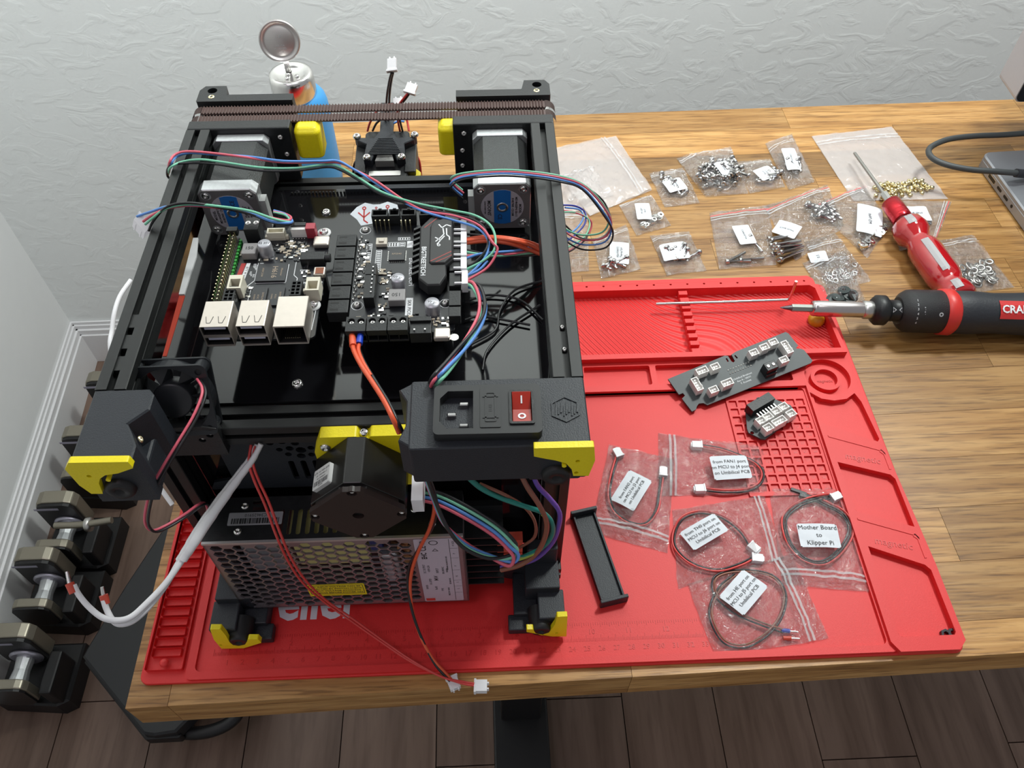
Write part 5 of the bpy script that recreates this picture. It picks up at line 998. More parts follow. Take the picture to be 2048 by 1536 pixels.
def hbag(label, c, l3, tx, sz, bulge, seed, film=FILM, red=False, zf=.13, cr=1.0): bag(label, c, DZ, bulge, film, red, (l3, tx, sz) if l3 else None, zf, cr, seed)
hbag('large cloudy zip bag with smaller bags in it, right behind the printer', [(383.6, 585, 2), (409.9, 491, 2), (341.3, 452.6, 2), (294.8, 561.9, 2)], None, None, 0, 5, 11, FROST, zf=.14)
hbag('crinkled inner bag with shiny contents inside the large cloudy bag', [(316, 519.4, 4), (348.8, 529.2, 4), (370.3, 484.4, 4), (315.9, 452.7, 4)], None, None, 0, 6, 12, FROST, cr=2.4)
hbag('small clear bag of black screws, leftmost of the upper row of screw bags', [(410.8, 518.4, 2), (448.5, 526.3, 2), (456.1, 468.4, 2), (419.1, 462.8, 2)], [(446, 485.4, 6), (440.2, 503.7, 6), (427.4, 476.5, 6)], ['M3x8', 'BHCS'], 2.6, 3, 13, zf=.1)
hbag('plump clear bag of many short screws, biggest heap in the upper row', [(444.3, 543, 2), (507.5, 561.1, 2), (509.2, 481.6, 2), (464.1, 477.7, 2)], [(499.4, 500.4, 10), (490.8, 520.1, 10), (484.3, 493.6, 10)], ['M3x8', 'BHCS'], 2.6, 10, 14, zf=.08, cr=1.5)
hbag('small clear bag of screws between the plump bag and the tall narrow bag', [(506.3, 534.5, 2), (545, 537.5, 2), (550.7, 490.6, 2), (510.8, 481.5, 2)], [(545, 502.6, 7), (537.2, 518.9, 7), (526.7, 492.5, 7)], ['M3x12', 'BHCS'], 2.6, 4, 15, zf=.12)
hbag('tall narrow clear bag of screws, rightmost of the upper row', [(546.8, 566, 2), (580.5, 582.3, 2), (583.3, 497.6, 2), (552.6, 485.6, 2)], [(569.6, 508.7, 8), (571.5, 545, 8), (556.6, 503.4, 8)], ['M3x16 BHCS'], 2.4, 6, 16, zf=.14)
hbag('large cloudy zip bag of brass threaded inserts under the red screwdriver shaft', [(601.6, 576.8, 2), (696.6, 591.1, 2), (713.6, 465, 2), (615.1, 465.6, 2)], None, None, 0, 3, 17, FROST, zf=.1, cr=.5)
hbag('small clear bag of steel nuts just below the large cloudy bag', [(372.7, 468.5, 2), (407.7, 483, 2), (421.3, 435.2, 2), (384.7, 421, 2)], [(401.9, 439.2, 5), (402.4, 463.7, 5), (387.4, 436, 5)], ['M3 LEFT', 'NUT'], 2.6, 3, 18, zf=.05)
hbag('clear bag of thin screws with a paper label reading tapping', [(340.2, 416.9, 2), (376, 438.4, 2), (382.1, 373.9, 2), (343.2, 362.6, 2)], [(370.7, 376.6, 5), (374.4, 405, 5), (352, 376, 5)], ['M2x10 BHCS', 'Tapping Type'], 2.6, 3, 19, zf=.1)
hbag('clear bag behind the printer rail, leftmost of the lower row of bags', [(304, 461.7, 2), (339.6, 460.4, 2), (332.5, 373.7, 2), (300, 371.6, 2)], None, None, 0, 2, 20, zf=.1)
hbag('clear bag of dark set screws in the middle of the lower row of bags', [(397.6, 420.5, 2), (437.2, 425.6, 2), (444.5, 369.4, 2), (405.6, 364.9, 2)], [(430.1, 381.6, 4), (428.2, 404.1, 4), (411.7, 399, 4)], [' '], 2.6, 4, 21, zf=.12)
hbag('clear bag with a red zip line holding four long screws', [(462.9, 452.6, 2), (526.2, 462.6, 2), (512.6, 375, 2), (456.8, 371, 2)], [(499.4, 402.1, 4), (496.6, 429.2, 4), (482.4, 400.6, 4)], ['M3x30 BHCS'], 2.6, 2, 22, red=True, zf=.1, cr=.6)
hbag('clear bag with a red zip line holding a bundle of long bolts', [(520.3, 459.7, 2), (595.1, 492.2, 2), (594.1, 426.3, 2), (532.6, 379.7, 2)], [(548, 420.5, 6), (529.6, 434.6, 6), (531.1, 410.9, 6)], ['M4x35 BHCS'], 2.6, 5, 23, red=True, zf=.1, cr=.9)
hbag('clear bag of nuts with a red zip line and a label reading M3 Nut', [(570.7, 460.9, 2), (635.2, 489.9, 2), (639, 424.6, 2), (602.7, 381.2, 2)], [(599.4, 413, 7), (612.7, 453.3, 7), (619.3, 428.6, 7)], ['M3 Nut'], 5, 5, 24, red=True, zf=.06)
hbag('clear bag with a label reading 0.5 overlapping the bag of black washers', [(547.4, 406.1, 2), (582.1, 416.4, 2), (597.2, 350.2, 2), (553.6, 337.4, 2)], [(562.1, 374.1, 5), (562.2, 388, 5), (555.8, 389.6, 5)], ['0.5'], 4, 3, 25, zf=.14, cr=.6)
hbag('shiny clear bag of black washers behind the bit driver', [(538.2, 376.8, 2), (584.8, 391.8, 2), (582.6, 324.7, 2), (548.2, 318.5, 2)], None, None, 0, 4, 26, zf=.12, cr=1.6)
hbag('clear bag of flat steel washers at the right, beside the screwdriver handle', [(674, 401.2, 2), (716.3, 409.8, 2), (728.2, 336.6, 2), (665.6, 327.9, 2)], None, None, 0, 4, 27, zf=.1, cr=.8)
hbag('clear bag labelled 5x40 BHCS showing behind the red screwdriver', [(715.4, 460.2, 2), (677, 401.1, 2), (637.3, 389.8, 2), (648.6, 465.9, 2)], [(682, 427.8, 5), (652.5, 428.9, 5), (685.9, 449.8, 5)], ['5x40 BHCS'], 3.6, 2, 28, red=True, zf=.06, cr=.7)
A_ = 'screw'
hardware('screw8', 'short black-looking steel screw in the leftmost bag of the upper row', A_, 'screws in the leftmost upper bag', 16, [(423.2, 495.4, 2), (441, 470.6, 2), (419.2, 503.8, 2)], DZ, 3, 31, 60, 40)
hardware('screw8', 'short bright steel screw in the plump bag of the upper row', A_, 'screws in the plump bag', 100, [(464.7, 492.2, 2), (503, 499, 2), (467.5, 518.8, 2)], DZ, 11, 32)
hardware('screw12', 'steel screw in the small bag beside the plump bag', A_, 'screws in the small bag beside the plump bag', 12, [(519.7, 493.4, 2), (541.2, 499.2, 2), (520.2, 505, 2)], DZ, 3.5, 33, 20, 40)
hardware('screw16', 'steel screw in the tall narrow bag', A_, 'screws in the tall narrow bag', 14, [(562.5, 503.4, 2), (573.3, 508, 2), (561, 518.7, 2)], DZ, 5, 34, 100, 22)
hardware('insert', 'brass threaded insert in the large cloudy bag', 'threaded insert', 'brass inserts in the large cloudy bag', 95, [(639.3, 464.7, 2), (697.9, 475.3, 2), (641.8, 483.9, 2)], DZ, 4, 35)
hardware('nut', 'small steel nut in the bag just below the large cloudy bag', 'nut', 'nuts in the bag below the large cloudy bag', 22, [(390.9, 429.6, 2), (411.8, 442.3, 2), (392.1, 438.5, 2)], DZ, 2, 36)
hardware('screw8', 'thin steel screw in the bag whose label reads tapping', A_, 'screws in the tapping bag', 12, [(345.2, 367.8, 2), (369.7, 373.6, 2), (345.6, 380, 2)], DZ, 3, 37, 90, 70)
hardware('screw12', 'dark steel screw in the middle bag of the lower row', A_, 'screws in the middle bag of the lower row', 11, [(410.3, 376.2, 2), (431, 379.5, 2), (410.1, 387.2, 2)], DZ, 3.5, 38, 80, 50)
for n_, a, wh in (((485.8, 391.3, 2), 35, 'long steel screw slanting up to the right in the red-zip bag'), ((488.8, 378.7, 2), 2, 'long steel screw lying level at the front of the red-zip bag'), ((502.2, 390.7, 2), 110, 'long steel screw pointing at the wall in the red-zip bag'), ((502.2, 382.3, 2), 8, 'long steel screw at the right edge of the red-zip bag')): hardware('screw22', wh, A_, 'long screws in the red-zip bag', 1, [n_, n_, n_], DZ, 0, 39, a + 180 if a < 90 else a, 3)
hardware('screw26', 'long thick steel bolt in the bundle of bolts', A_, 'bolts in the bundle', 12, [(537.7, 399.3, 2), (541.5, 387.8, 2), (540.5, 418, 2)], DZ, 6, 40, 198, 8)
hardware('nut', 'small steel nut in the bag labelled M3 Nut', 'nut', 'nuts in the M3 Nut bag', 46, [(601.3, 391.1, 2), (632.6, 417.4, 2), (600.5, 401.2, 2)], DZ, 4, 41)
hardware('screw12', 'steel screw showing through the left half of the bag labelled M3 Nut', A_, 'screws behind the M3 Nut bag', 22, [(579.5, 428.4, 2), (595.8, 432.3, 2), (570.1, 453.1, 2)], DZ, 3, 42, 140, 25)
hardware('smallwasher', 'thin steel washer in the overlapping bags beside the mat corner', 'washer', 'thin washers beside the mat corner', 26, [(551.1, 345.3, 2), (584.5, 358.7, 2), (558.1, 361.7, 2)], DZ, 3, 43)
hardware('disc', 'black washer in the bag behind the bit driver', 'washer', 'black washers in the bag', 16, [(549.3, 322.2, 2), (571.5, 325.2, 2), (552.9, 334.9, 2)], DZ, 5, 44)
hardware('washer', 'flat steel washer in the bag at the right', 'washer', 'flat washers in the right-hand bag', 62, [(669.9, 335.5, 2), (713.1, 343.7, 2), (672.3, 360.7, 2)], DZ, 5, 45)
hardware('screw26', 'long screw end showing beside the red screwdriver handle', A_, 'screws in the 5x40 bag', 4, [(670.4, 416, 2), (682, 423, 2), (675.6, 427.7, 2)], DZ, 1, 46, 150, 12)
hardware('smallwasher', 'tiny shiny part in the crinkled inner bag', 'washer', 'parts in the crinkled bag', 10, [(323.1, 476.7, 2), (338.1, 472.1, 2), (329.7, 492.4, 2)], DZ, 2, 47)
hardware('blacknut', 'dark steel nut in the front corner pocket of the mat, left of its twin', 'nut', 'nuts in the corner pocket of the mat', 1, [(538.7, 10.5, 4), (538.7, 10.5, 4), (538.7, 10.5, 4)], 3.0, 0, 48)
hardware('blacknut', 'dark steel nut in the front corner pocket of the mat, right of its twin', 'nut', 'nuts in the corner pocket of the mat', 1, [(543.7, 11, 4), (543.7, 11, 4), (543.7, 11, 4)], 3.0, 0, 49)

# ================================================================ loose parts on the mat
def quad_frame(o, px, py, z):
    o = Vector((o[0], o[1], z)); x = (Vector((px[0], px[1], z)) - o).normalized(); n = Vector((0, 0, 1)); y = n.cross(x); return basis(o, x, y, n), x, y
BT = thing('cover_bracket', 'long flat black plastic bracket with raised ends, on the mat right of the printer', 'bracket', (302.5, 79.4, 3.2), 0)
M_, x_, y_ = quad_frame((302.1, 110.1, 9), (316.2, 43.2, 9), (0, 0), 9); Ln = (Vector((316.2, 43.2, 9)) - Vector((302.1, 110.1, 9))).length
inv = tr(*(-Vector((BT.location / S)))) 
g = G(inv @ M_); g.box(0, -8.5, -5.6, Ln, 8.5, -2.4); g.box(0, -8.5, -5.6, Ln, -7, -.2); g.box(0, 7, -5.6, Ln, 8.5, -.2); g.build('channel', PRT, BT, bevel=.3)
for a in (-2.6, Ln): g = G(inv @ M_); g.box(a, -10, -5.6, a + 2.6, 10, 3.4); g.build('end_tab', PRT, BT, bevel=.5)
g = G(); g.tube([(386, 315.6, 14.2), (425.7, 315.6, 14.2), (466.3, 315.6, 14.2), (501.8, 315.8, 14.2)], 1.0, 6, 1); 
pz = (506.4, 316.2, 14.2)
hk = G(); hk.tube([(386, 315.6, 14.2), (448.3, 315.7, 14.2), (pz[0] - 2.5, pz[1], 14.2), (pz[0] - .6, pz[1], 14.8), (pz[0], pz[1], 17), (pz[0] + .3, pz[1] + .3, 26), (pz[0] + .3, pz[1] + .5, 37)], 1.45, 6, 1)
tag(hk.build('hex_key', CHR), 'long thin steel hex key resting across the red tool tray', 'hex key')
# large grey board
GPC = mat('grey_circuit_board', (.05, .06, .063), .5, vary=.08)
bo = [(-0.2, 32.6, 1.6), (51.1, 53.5, 1.6), (53.6, 52.9, 1.6), (55.7, 47.5, 1.6), (57.2, 46.5, 1.6), (58.7, 47.9, 1.6), (56.8, 54.3, 1.6), (61.1, 57.1, 1.6), (107.3, 75.1, 1.6), (109.6, 73.5, 1.6), (115.3, 61.2, 1.6), (112.9, 58.3, 1.6), (116.4, 58.2, 1.6), (119.5, 56.6, 1.6), (124.5, 46.1, 1.6), (122.7, 43.7, 1.6), (29, 7.2, 1.6), (26, 9.2, 1.6), (22.2, 8.9, 1.6), (20.2, 6.6, 1.6), (19, 3.5, 1.6), (15.4, 1.8, 1.6), (8.9, 13.9, 1.6), (11.8, 16.6, 1.6), (10.4, 19, 1.6), (6.9, 17.7, 1.6)]
B0 = Vector((0, 0, 0)); gb = thing('distribution_board', 'large grey circuit board with white sockets leaning on the tool tray wall', 'circuit board', (384, 200, 4.9), 0); gb.rotation_euler.x = math.atan(.17)
lp = [(p[0] - B0.x, p[1] - B0.y) for p in bo]
slots = [[(v[0] - B0.x, v[1] - B0.y) for v in q] for q in ([(51.1, 50.6, 1.6), (52.4, 51, 1.6), (53.5, 47.6, 1.6), (52.2, 47.1, 1.6)], [(58.8, 53.2, 1.6), (60.1, 53.7, 1.6), (61.8, 50.7, 1.6), (60.4, 50.2, 1.6)])]
G().plate(lp, slots, 0, 1.6).build('board', GPC, gb, bevel=.1)
ux = Vector((lp[8][0] - lp[1][0], lp[8][1] - lp[1][1])).normalized(); ba = math.degrees(math.atan2(ux.y, ux.x))
def sock(root, px, w_, d_, a, h=8.4, base=1.6, n=2, off=B0, m=NIC):
    g = G(tr(px[0] - off.x, px[1] - off.y, base) @ rot(a)); jst(g, -w_ / 2, -d_ / 2, w_ / 2, d_ / 2, 0, h, .7); g.box(-w_ / 2 + .2, -d_ / 2 + .2, 0, w_ / 2 - .2, d_ / 2 - .2, h - 2.6)
    g.box(-w_ / 4 - .5, -d_ / 2 - .2, 2, -w_ / 4 + .5, -d_ / 2 + .5, h + .6); g.box(w_ / 4 - .5, -d_ / 2 - .2, 2, w_ / 4 + .5, -d_ / 2 + .5, h + .6)
    o = g.build('white_socket', m, root, bevel=.1); g = G(tr(px[0] - off.x, px[1] - off.y, base) @ rot(a))
    for k in range(n): x = (k - (n - 1) / 2) * 2.5; g.box(x - .35, -.35, 1, x + .35, .35, h - .6)
    g.build('contact_pin', CHR, o)['kind'] = 'stuff'
for px, w_, n, r in (((73.2, 51.1, 7), 7.6, 2, 0), ((83, 56.1, 7), 7.6, 2, 0), ((91.6, 60.7, 7), 7.6, 2, 0), ((102.1, 55.4, 7), 12.4, 4, 90), ((97.1, 43.4, 7), 7.6, 2, 0), ((27.1, 35.3, 7), 10, 3, 0), ((38.6, 38.7, 7), 7.6, 2, 0), ((21.1, 22.8, 7), 12.4, 4, 90), ((33.9, 17.2, 7), 7.6, 2, 0), ((46.1, 23.3, 7), 10, 3, 0)): sock(gb, px, w_, 5.8, ba + r, n=n)
g = G(tr((83.8, 37.3, 11)[0] - B0.x, (83.8, 37.3, 11)[1] - B0.y, 1.6) @ rot(ba)); g.prism([(-5.2, -4.5), (5.2, -4.5), (5.2, 3), (-5.2, 3)], 0, 11); g.prism([(-5.2, -6), (5.2, -6), (5.2, -4.4), (-5.2, -4.4)], 0, 5); st_ = g.build('screw_terminal', BLK, gb, bevel=.4)
for a in (-2.5, 2.5):
    g = G(tr((83.8, 37.3, 11)[0] - B0.x, (83.8, 37.3, 11)[1] - B0.y, 1.6) @ rot(ba) @ tr(a, -.7, 11)); g.lathe([(1.7, 0), (1.7, .5), (.6, .6), (.2, .2)], None, 12); g.build('screw', CHR, st_)
g = G(tr((61.3, 41, 1.6)[0] - B0.x, (61.3, 41, 1.6)[1] - B0.y, 1.6) @ rot(ba))
for k in range(9):
    for r in (-1, 1): g.lathe([(.75, 0), (.6, .4), (.1, .7)], tr((k - 4) * 2.5, r * 1.7, 0), 8)
g.build('solder_joint', STL, gb)['kind'] = 'stuff'
g = G(tr((63.4, 30.8, 1.6)[0] - B0.x, (63.4, 30.8, 1.6)[1] - B0.y, 1.6) @ rot(ba)); g.text('Umbilical Breakout', 2.3, tr(0, 2.4, 0), .02); g.text('Rev A - V0/V1', 2.3, tr(0, -.4, 0), .02); g.text('T. Kusnetz', 2.3, tr(0, -3.2, 0), .02); g.build('board_print', PRW, gb)
# small board
so = [(442.7, 199.4, 8), (464.8, 214.4, 8), (470.3, 209.5, 8), (480.8, 203.5, 8), (483.1, 194.8, 8), (481.5, 191.9, 8), (452.1, 171, 8), (449, 171.6, 8), (440.4, 177.8, 8), (440, 181.7, 8)]
S0 = Vector(so[0]); sb = thing('toolhead_board', 'small dark circuit board crowded with white sockets on the numbered grid', 'circuit board', (S0.x, S0.y, 7.0), 0)
sp = [(p[0] - S0.x, p[1] - S0.y) for p in so]; hp_ = (443.2, 177.6, 8)
G().plate(sp, [circ(hp_[0] - S0.x, hp_[1] - S0.y, 1.6, 14)], 0, 1.5).build('board', GPC, sb, bevel=.1)
ux = Vector((so[1][0] - so[0][0], so[1][1] - so[0][1])); a2 = math.degrees(math.atan2(ux.y, ux.x))
g = G(tr((453.9, 201.1, 16)[0] - S0.x, (453.9, 201.1, 16)[1] - S0.y, 1.5) @ rot(a2 - 4)); g.box(-12, -3.5, 0, 12, 4.5, 9); g.box(-1.2, 4, 9, 1.2, 5, 9.4); g.build('black_header', BLK, sb, bevel=.4)
g = G(tr((456.9, 195.9, 12)[0] - S0.x, (456.9, 195.9, 12)[1] - S0.y, 1.5) @ rot(a2 - 4))
for k in range(7): g.box(-9.6 + k * 3, -3.5, 3, -8.6 + k * 3, .5, 6.5)
g.build('header_pins', STL, sb)['kind'] = 'stuff'
for px, w_, n in (((450.1, 184.4, 14), 7.6, 2), ((456.6, 188, 14), 7.6, 2), ((464.3, 193.2, 14), 7.6, 2), ((471.5, 197.4, 14), 7.6, 2), ((454.1, 177.4, 14), 7.6, 2), ((464.4, 183.3, 14), 12.4, 4), ((475.8, 190.3, 14), 7.6, 2)): sock(sb, px, w_, 6.2, a2 - 6, 7.6, 1.5, n, S0)
am = G(); am.lathe([(6.5, 0), (7.4, 3), (6.5, 6), (4, 8.4), (1, 9.4), (.1, 9.5)], tr((528.3, 297.6, 12)[0], (528.3, 297.6, 12)[1], 4.1), 24)
tag(am.build('round_cap', mat('amber_plastic', (.72, .36, .02), .3, trans=.2)), 'small amber plastic cap under the bit driver shaft', 'cap')

# ================================================================ bit driver
p0, p1 = Vector((489.7, 295.2, 27)), Vector((704, 284.8, 21)); ax = (p1 - p0).normalized(); up = Vector((0, 0, 1)); side = up.cross(ax).normalized(); up = ax.cross(side)
bd = thing('bit_driver', 'black and red ratcheting bit driver with a steel shaft, lying over the mat corner', 'screwdriver', (p0.x + 60, p0.y, .3), 0)
D0 = p0 - bd.location / S; DM = basis(D0, side, up, ax)   # lathe z runs along the tool
DRK = mat('dark_bit_steel', (.16, .13, .14), .3, .9)
def dl(prof, name, m, n=28, **k): g = G(); g.lathe(prof, DM, n, **k); return g.build(name, m, bd)
dl([(.3, 0), (1.2, 3), (2.2, 8), (2.6, 10)], 'bit_tip', DRK, 8); dl([(3.3, 10), (3.4, 11), (3.4, 28), (3.2, 29)], 'bit_shank', mat('green_grey_steel', (.34, .36, .33), .3, .9), 6, smooth=False)
dl([(4, 27.5), (6.4, 28), (6.9, 30), (6.6, 31.5), (7, 32.2), (7, 72), (6.8, 73)], 'shaft', mat('satin_steel', (.60, .55, .54), .25, 1)); dl([(7, 72), (8, 73), (8, 80), (7.4, 81)], 'shaft_collar', STL)
dl([(7, 80), (10.5, 81), (13.2, 84), (13.2, 91), (10.5, 93.5), (9.4, 95), (9.4, 103), (12, 106)], 'selector_neck', BLK)
dl([(12, 103), (16, 106), (18.4, 110), (18.8, 114), (18.8, 139), (17.6, 141)], 'torque_dial', mat('knurled_black', (.012, .012, .014), .38, bump=.9, bscale=2200), 40)
dl([(17.5, 138), (20.2, 140), (20.4, 148), (18, 151)], 'red_ring', mat('red_rubber', (.60, .03, .025), .4))
dl([(17.5, 149), (18.6, 152), (19, 165), (17.6, 185), (18.2, 205), (20, 240), (20, 262), (16, 272), (.2, 274)], 'grip', mat('black_rubber', (.018, .020, .026), .55, bump=.4, bscale=500), 32)
def on_drum(r, a, z, name, build, m):
    """text and marks wrapped round the drum: a = angle from the top towards the camera, z along the axis"""
    t = G(); build(t); g = G(); P = []
    for v in t.v: an = math.radians(a) + v.y / r; P.append(DM @ Vector((-math.sin(an) * (r + .08) * -1, math.cos(an) * (r + .08), z + v.x)))
    # the camera stands on the -side of the axis
    g.add(P, t.f); return g.build(name, m, bd)
def b1_(t):
    for k, s_ in enumerate('1 2 3 4 5 6'.split()): t.text(s_, 3, tr(0, 9 - k * 4, 0), 0)
    t.text('- + - +', 2.6, tr(6, 0, 0) @ rot(90), 0); t.plate(circ(20, -3, 1.9, 14), [circ(20, -3, .9, 10)], 0, .01)
on_drum(18.8, -42, 112, 'dial_print', b1_, PRW)
def b2_(t):
    for s in (-1, 1): t.plate([(s * 3 - s * 2, 0), (s * 3 + s * 1, 3 - .5), (s * 3 + s * 1, -2.5)], [[(s * 3 - s * 1, 0), (s * 3 + s * .5, 1.6), (s * 3 + s * .5, -1.6)]], 0, .01)
    t.text('L', 3, tr(-6, -4, 0), 0); t.text('R', 3, tr(5, 4.6, 0), 0)
on_drum(9.5, -40, 99, 'direction_print', b2_, PRW)
def lgp(t):
    g2 = [(0, 0)]; t.add([(x * 4.0, y, 0) for x in range(0, 14) for y in (-8.2, -4, 0, 4, 8.2)], [(5 * i + j, 5 * i + 5 + j, 5 * i + 6 + j, 5 * i + 1 + j) for i in range(13) for j in range(4)])
on_drum(18.35, -33, 183, 'red_badge', lgp, mat('badge_red', (.58, .03, .03), .4))
on_drum(18.9, -33, 212, 'badge_lettering', lambda t: t.text('CRAFTSMAN', 9.5, tr(-2, 0, 0), 0, bold=.25, sx=.95), PRW)

# ================================================================ red screwdriver
s0_, s1_ = Vector((628.9, 524.8, 16)), Vector((655.7, 313, 19)); ax = (s1_ - s0_).normalized(); side = Vector((0, 0, 1)).cross(ax).normalized(); up = ax.cross(side); SL = (s1_ - s0_).length
sd = thing('precision_driver', 'red handled screwdriver with grey inlays and a slim steel shaft, pointing at the wall', 'screwdriver', (s1_.x, s1_.y + 60, .3), 0)
SM = basis(s0_ - sd.location / S, side, up, ax)
def sl_(prof, name, m, n=24, **k): g = G(); g.lathe(prof, SM, n, **k); return g.build(name, m, sd)
k_ = SL / 214.0
sl_([(1.4, 0), (1.6, 2), (1.7, 70 * k_)], 'shaft', mat('dull_steel', (.35, .34, .32), .35, .9)); sl_([(3.6, 69 * k_), (3.7, 84 * k_)], 'shank', STL, 6, smooth=False)
sl_([(6, 83 * k_), (9.2, 85 * k_), (9.6, 100 * k_)] + [(9.3 + .5 * (i % 2), (101 + i * 1.1) * k_) for i in range(6)] + [(9.6, 109 * k_), (9, 111 * k_)], 'red_collar', mat('anodised_red', (.50, .02, .03), .25, .7)); sl_([(6.4, 110 * k_), (6.4, 118 * k_)], 'steel_neck', STL)
HR = mat('clear_red_handle', (.42, .008, .012), .1, coat=1, vary=.08)
sl_([(10, 116 * k_), (15, 119 * k_), (16.5, 127 * k_), (15.5, 134 * k_), (11.5, 141 * k_), (11.8, 146 * k_), (14.5, 152 * k_), (15.2, 160 * k_), (15.2, 192 * k_), (13.8, 198 * k_), (11.8, 203 * k_), (14, 207 * k_), (15.4, 211 * k_), (15.4, 219 * k_), (12, 222 * k_), (.2, 223 * k_)], 'handle', HR, 16)
GI = mat('grey_inlay', (.36, .35, .36), .45)
for z0, z1, rs in ((118, 131, [(15, 119), (16.7, 127), (16.2, 131)]), (153, 195, [(15, 153), (15.6, 160), (15.6, 192), (14.8, 195)]), (207, 219, [(14.4, 207.5), (15.8, 211), (15.8, 219)])):
    for an in (-20, 110):
        vs = [SM @ Vector((r * math.sin(math.radians(an + d)), r * math.cos(math.radians(an + d)), z * k_)) for r, z in rs for d in (-13, 0, 13)]
        G().add(vs, [(3 * i + j, 3 * i + 1 + j, 3 * i + 4 + j, 3 * i + 3 + j) for i in range(len(rs) - 1) for j in range(2)]).build('inlay', GI, sd)

# ================================================================ laptop, cable, monitor
LA = Vector((764.9, 521.4, 16)); e_ = (Vector((811.8, 524.9, 16)) - LA).normalized(); f_ = (Vector((776.4, 443.8, 16)) - Vector((767.8, 515.2, 16))); f_ = Vector((.10, -1, 0)).normalized()
lap = thing('laptop', 'closed grey aluminium laptop with side ports at the right edge', 'laptop', (LA.x, LA.y, .2), 0)
LM = basis((0, 0, 0), f_ * -1 if False else Vector((1, .05, 0)), Vector((-.05, 1, 0)), (0, 0, 1))
SPG = mat('grey_aluminium', (.34, .35, .38), .38, .6)
G(LM).prism(rrect(0, -230, 320, 0, 9, 5), 1.2, 11, .6).build('base', SPG, lap); G(LM).prism(rrect(0, -230, 320, 0, 9, 5), 11.3, 16, 1.4).build('lid', SPG, lap)
for x in (14, 14): G(LM).cyl((x, -14 if x else 0, 0), (x, -14, 1.3), 5).build('rubber_pad', SLOT, lap)
PD = mat('port_black', (.006, .006, .006), .4)
g = G(LM); g.T = LM @ basis((-.15, -33, 6.2), (0, -1, 0), (0, 0, 1), (1, 0, 0)); g.plate(rrect(-7.4, -2.6, 7.4, 2.6, 1, 2), [rrect(-6.8, -2, 6.8, 2, .8, 2)], 0, .3); g.build('hdmi_rim', STL, lap); g = G(LM @ basis((-.1, -33, 6.2), (0, -1, 0), (0, 0, 1), (1, 0, 0))); g.prism(rrect(-6.8, -2, 6.8, 2, .8, 2), 0, .2); g.build('hdmi_port', PD, lap)
for y in (-50, -64): g = G(LM @ basis((-.12, y, 6.2), (0, -1, 0), (0, 0, 1), (1, 0, 0))); g.prism(rrect(-4.4, -1.5, 4.4, 1.5, 1.4, 4), 0, .3); g.build('usb_c_port', PD, lap)
g = G(LM @ basis((-.12, -77, 6.2), (0, -1, 0), (0, 0, 1), (1, 0, 0))); g.prism(circ(0, 0, 1.9, 16), 0, .3); g.build('audio_port', PD, lap)
cb = thing('charging_cable', 'dark grey charging cable looping from behind onto the laptop', 'cable', (780, 546, 0.3), 0)
CBM = mat('grey_cable_jacket', (.045, .05, .052), .5); o_ = Vector((780, 546, 0.3))
q = [Vector(p) - o_ for p in [(857.8, 546.7, 22), (823.9, 544.4, 22), (790.1, 542, 22), (760.5, 538.5, 24), (728.9, 530.1, 27), (706.4, 517.7, 29), (696.1, 506.4, 30), (696.2, 493.8, 30), (707.1, 482.7, 30), (727.1, 474.6, 30), (751.2, 470.5, 30), (773.5, 469.8, 28), (786.1, 471.7, 25)]]
G().tube(q, 3.0, 12, 8).build('cord', CBM, cb); G().tube([q[-2], q[-1], q[-1] + (q[-1] - q[-2]) * 1.2], 4.4, 12, 1).build('connector', mat('black_rubber', (0, 0, 0)), cb)
mz = (798.8, 560, 49.4); mb = Vector((800.2, 604.7, 49.4)); mf = Vector((798.8, 560, 49.4)); dn = (mb - mf); T_ = dn.length; dn.normalize(); rt = Vector((dn.y, -dn.x, 0))
mo = thing('monitor', 'silver edged monitor standing at the top right corner of the desk', 'monitor', (mf.x + 300, mf.y, .2), .0); MM = tr(*(-mo.location / S)) @ basis(mf, rt, (0, 0, 1), -dn)
g = G(MM); g.prism(rrect(0, 0, 610, 360, 6, 4), -T_, -1.2, 0); g.build('housing', mat('silver_pink_plastic', (.50, .47, .48), .45, .2), mo); g = G(MM); g.prism(rrect(1, 1, 609, 359, 6, 4), -1.2, 0); g.build('screen', mat('screen_black', (.004, .004, .005), .15), mo)
g = G(MM); g.box(280, -49, -T_ - 12, 330, 120, -T_); g.box(200, -49, -T_ - 40, 410, -45, 10); g.build('stand', mat('silver_pink_plastic', (0, 0, 0)), mo)

# ================================================================ blue pump bottle
bt = thing('pump_bottle', 'blue plastic dispenser bottle with an open chrome lid behind the printer', 'bottle', (60, 520, .2), 0)
BLU = mat('blue_bottle_plastic', (.05, .30, .66), .42, vary=.05)
G().lathe([(24, 0), (26.5, 2), (27, 12), (27, 78), (26.6, 92), (25, 99), (21.5, 104), (18, 107)], tr(.5, 0, 0), 40).build('body', BLU, bt)
G().lathe([(20, 104), (20.8, 106), (20.6, 122), (19.4, 126.5), (16.5, 127), (13, 124.6), (9, 123.4), (.2, 123)], tr(-1, -4, 0), 40).build('chrome_cap', CHR, bt)
for a in range(3): G().lathe([(2.4, 0), (2, 1.6), (.2, 2.2)], tr(-1 + 6 * math.cos(a * 2.1 + 4.2), -6 + 4 * math.sin(a * 2.1 + 4.2), 123.3), 12).build('cap_stud', CHR, bt)
LD = basis((-6.5, 6, 152), (1, .04, 0), (0, .26, .97), (.04, -.97, .26))
G().prism([(-6.6, 6), (-1.4, 6), (-1.4, 2), (-6.6, 2)], 124, 137).build('hinge', CHR, bt)
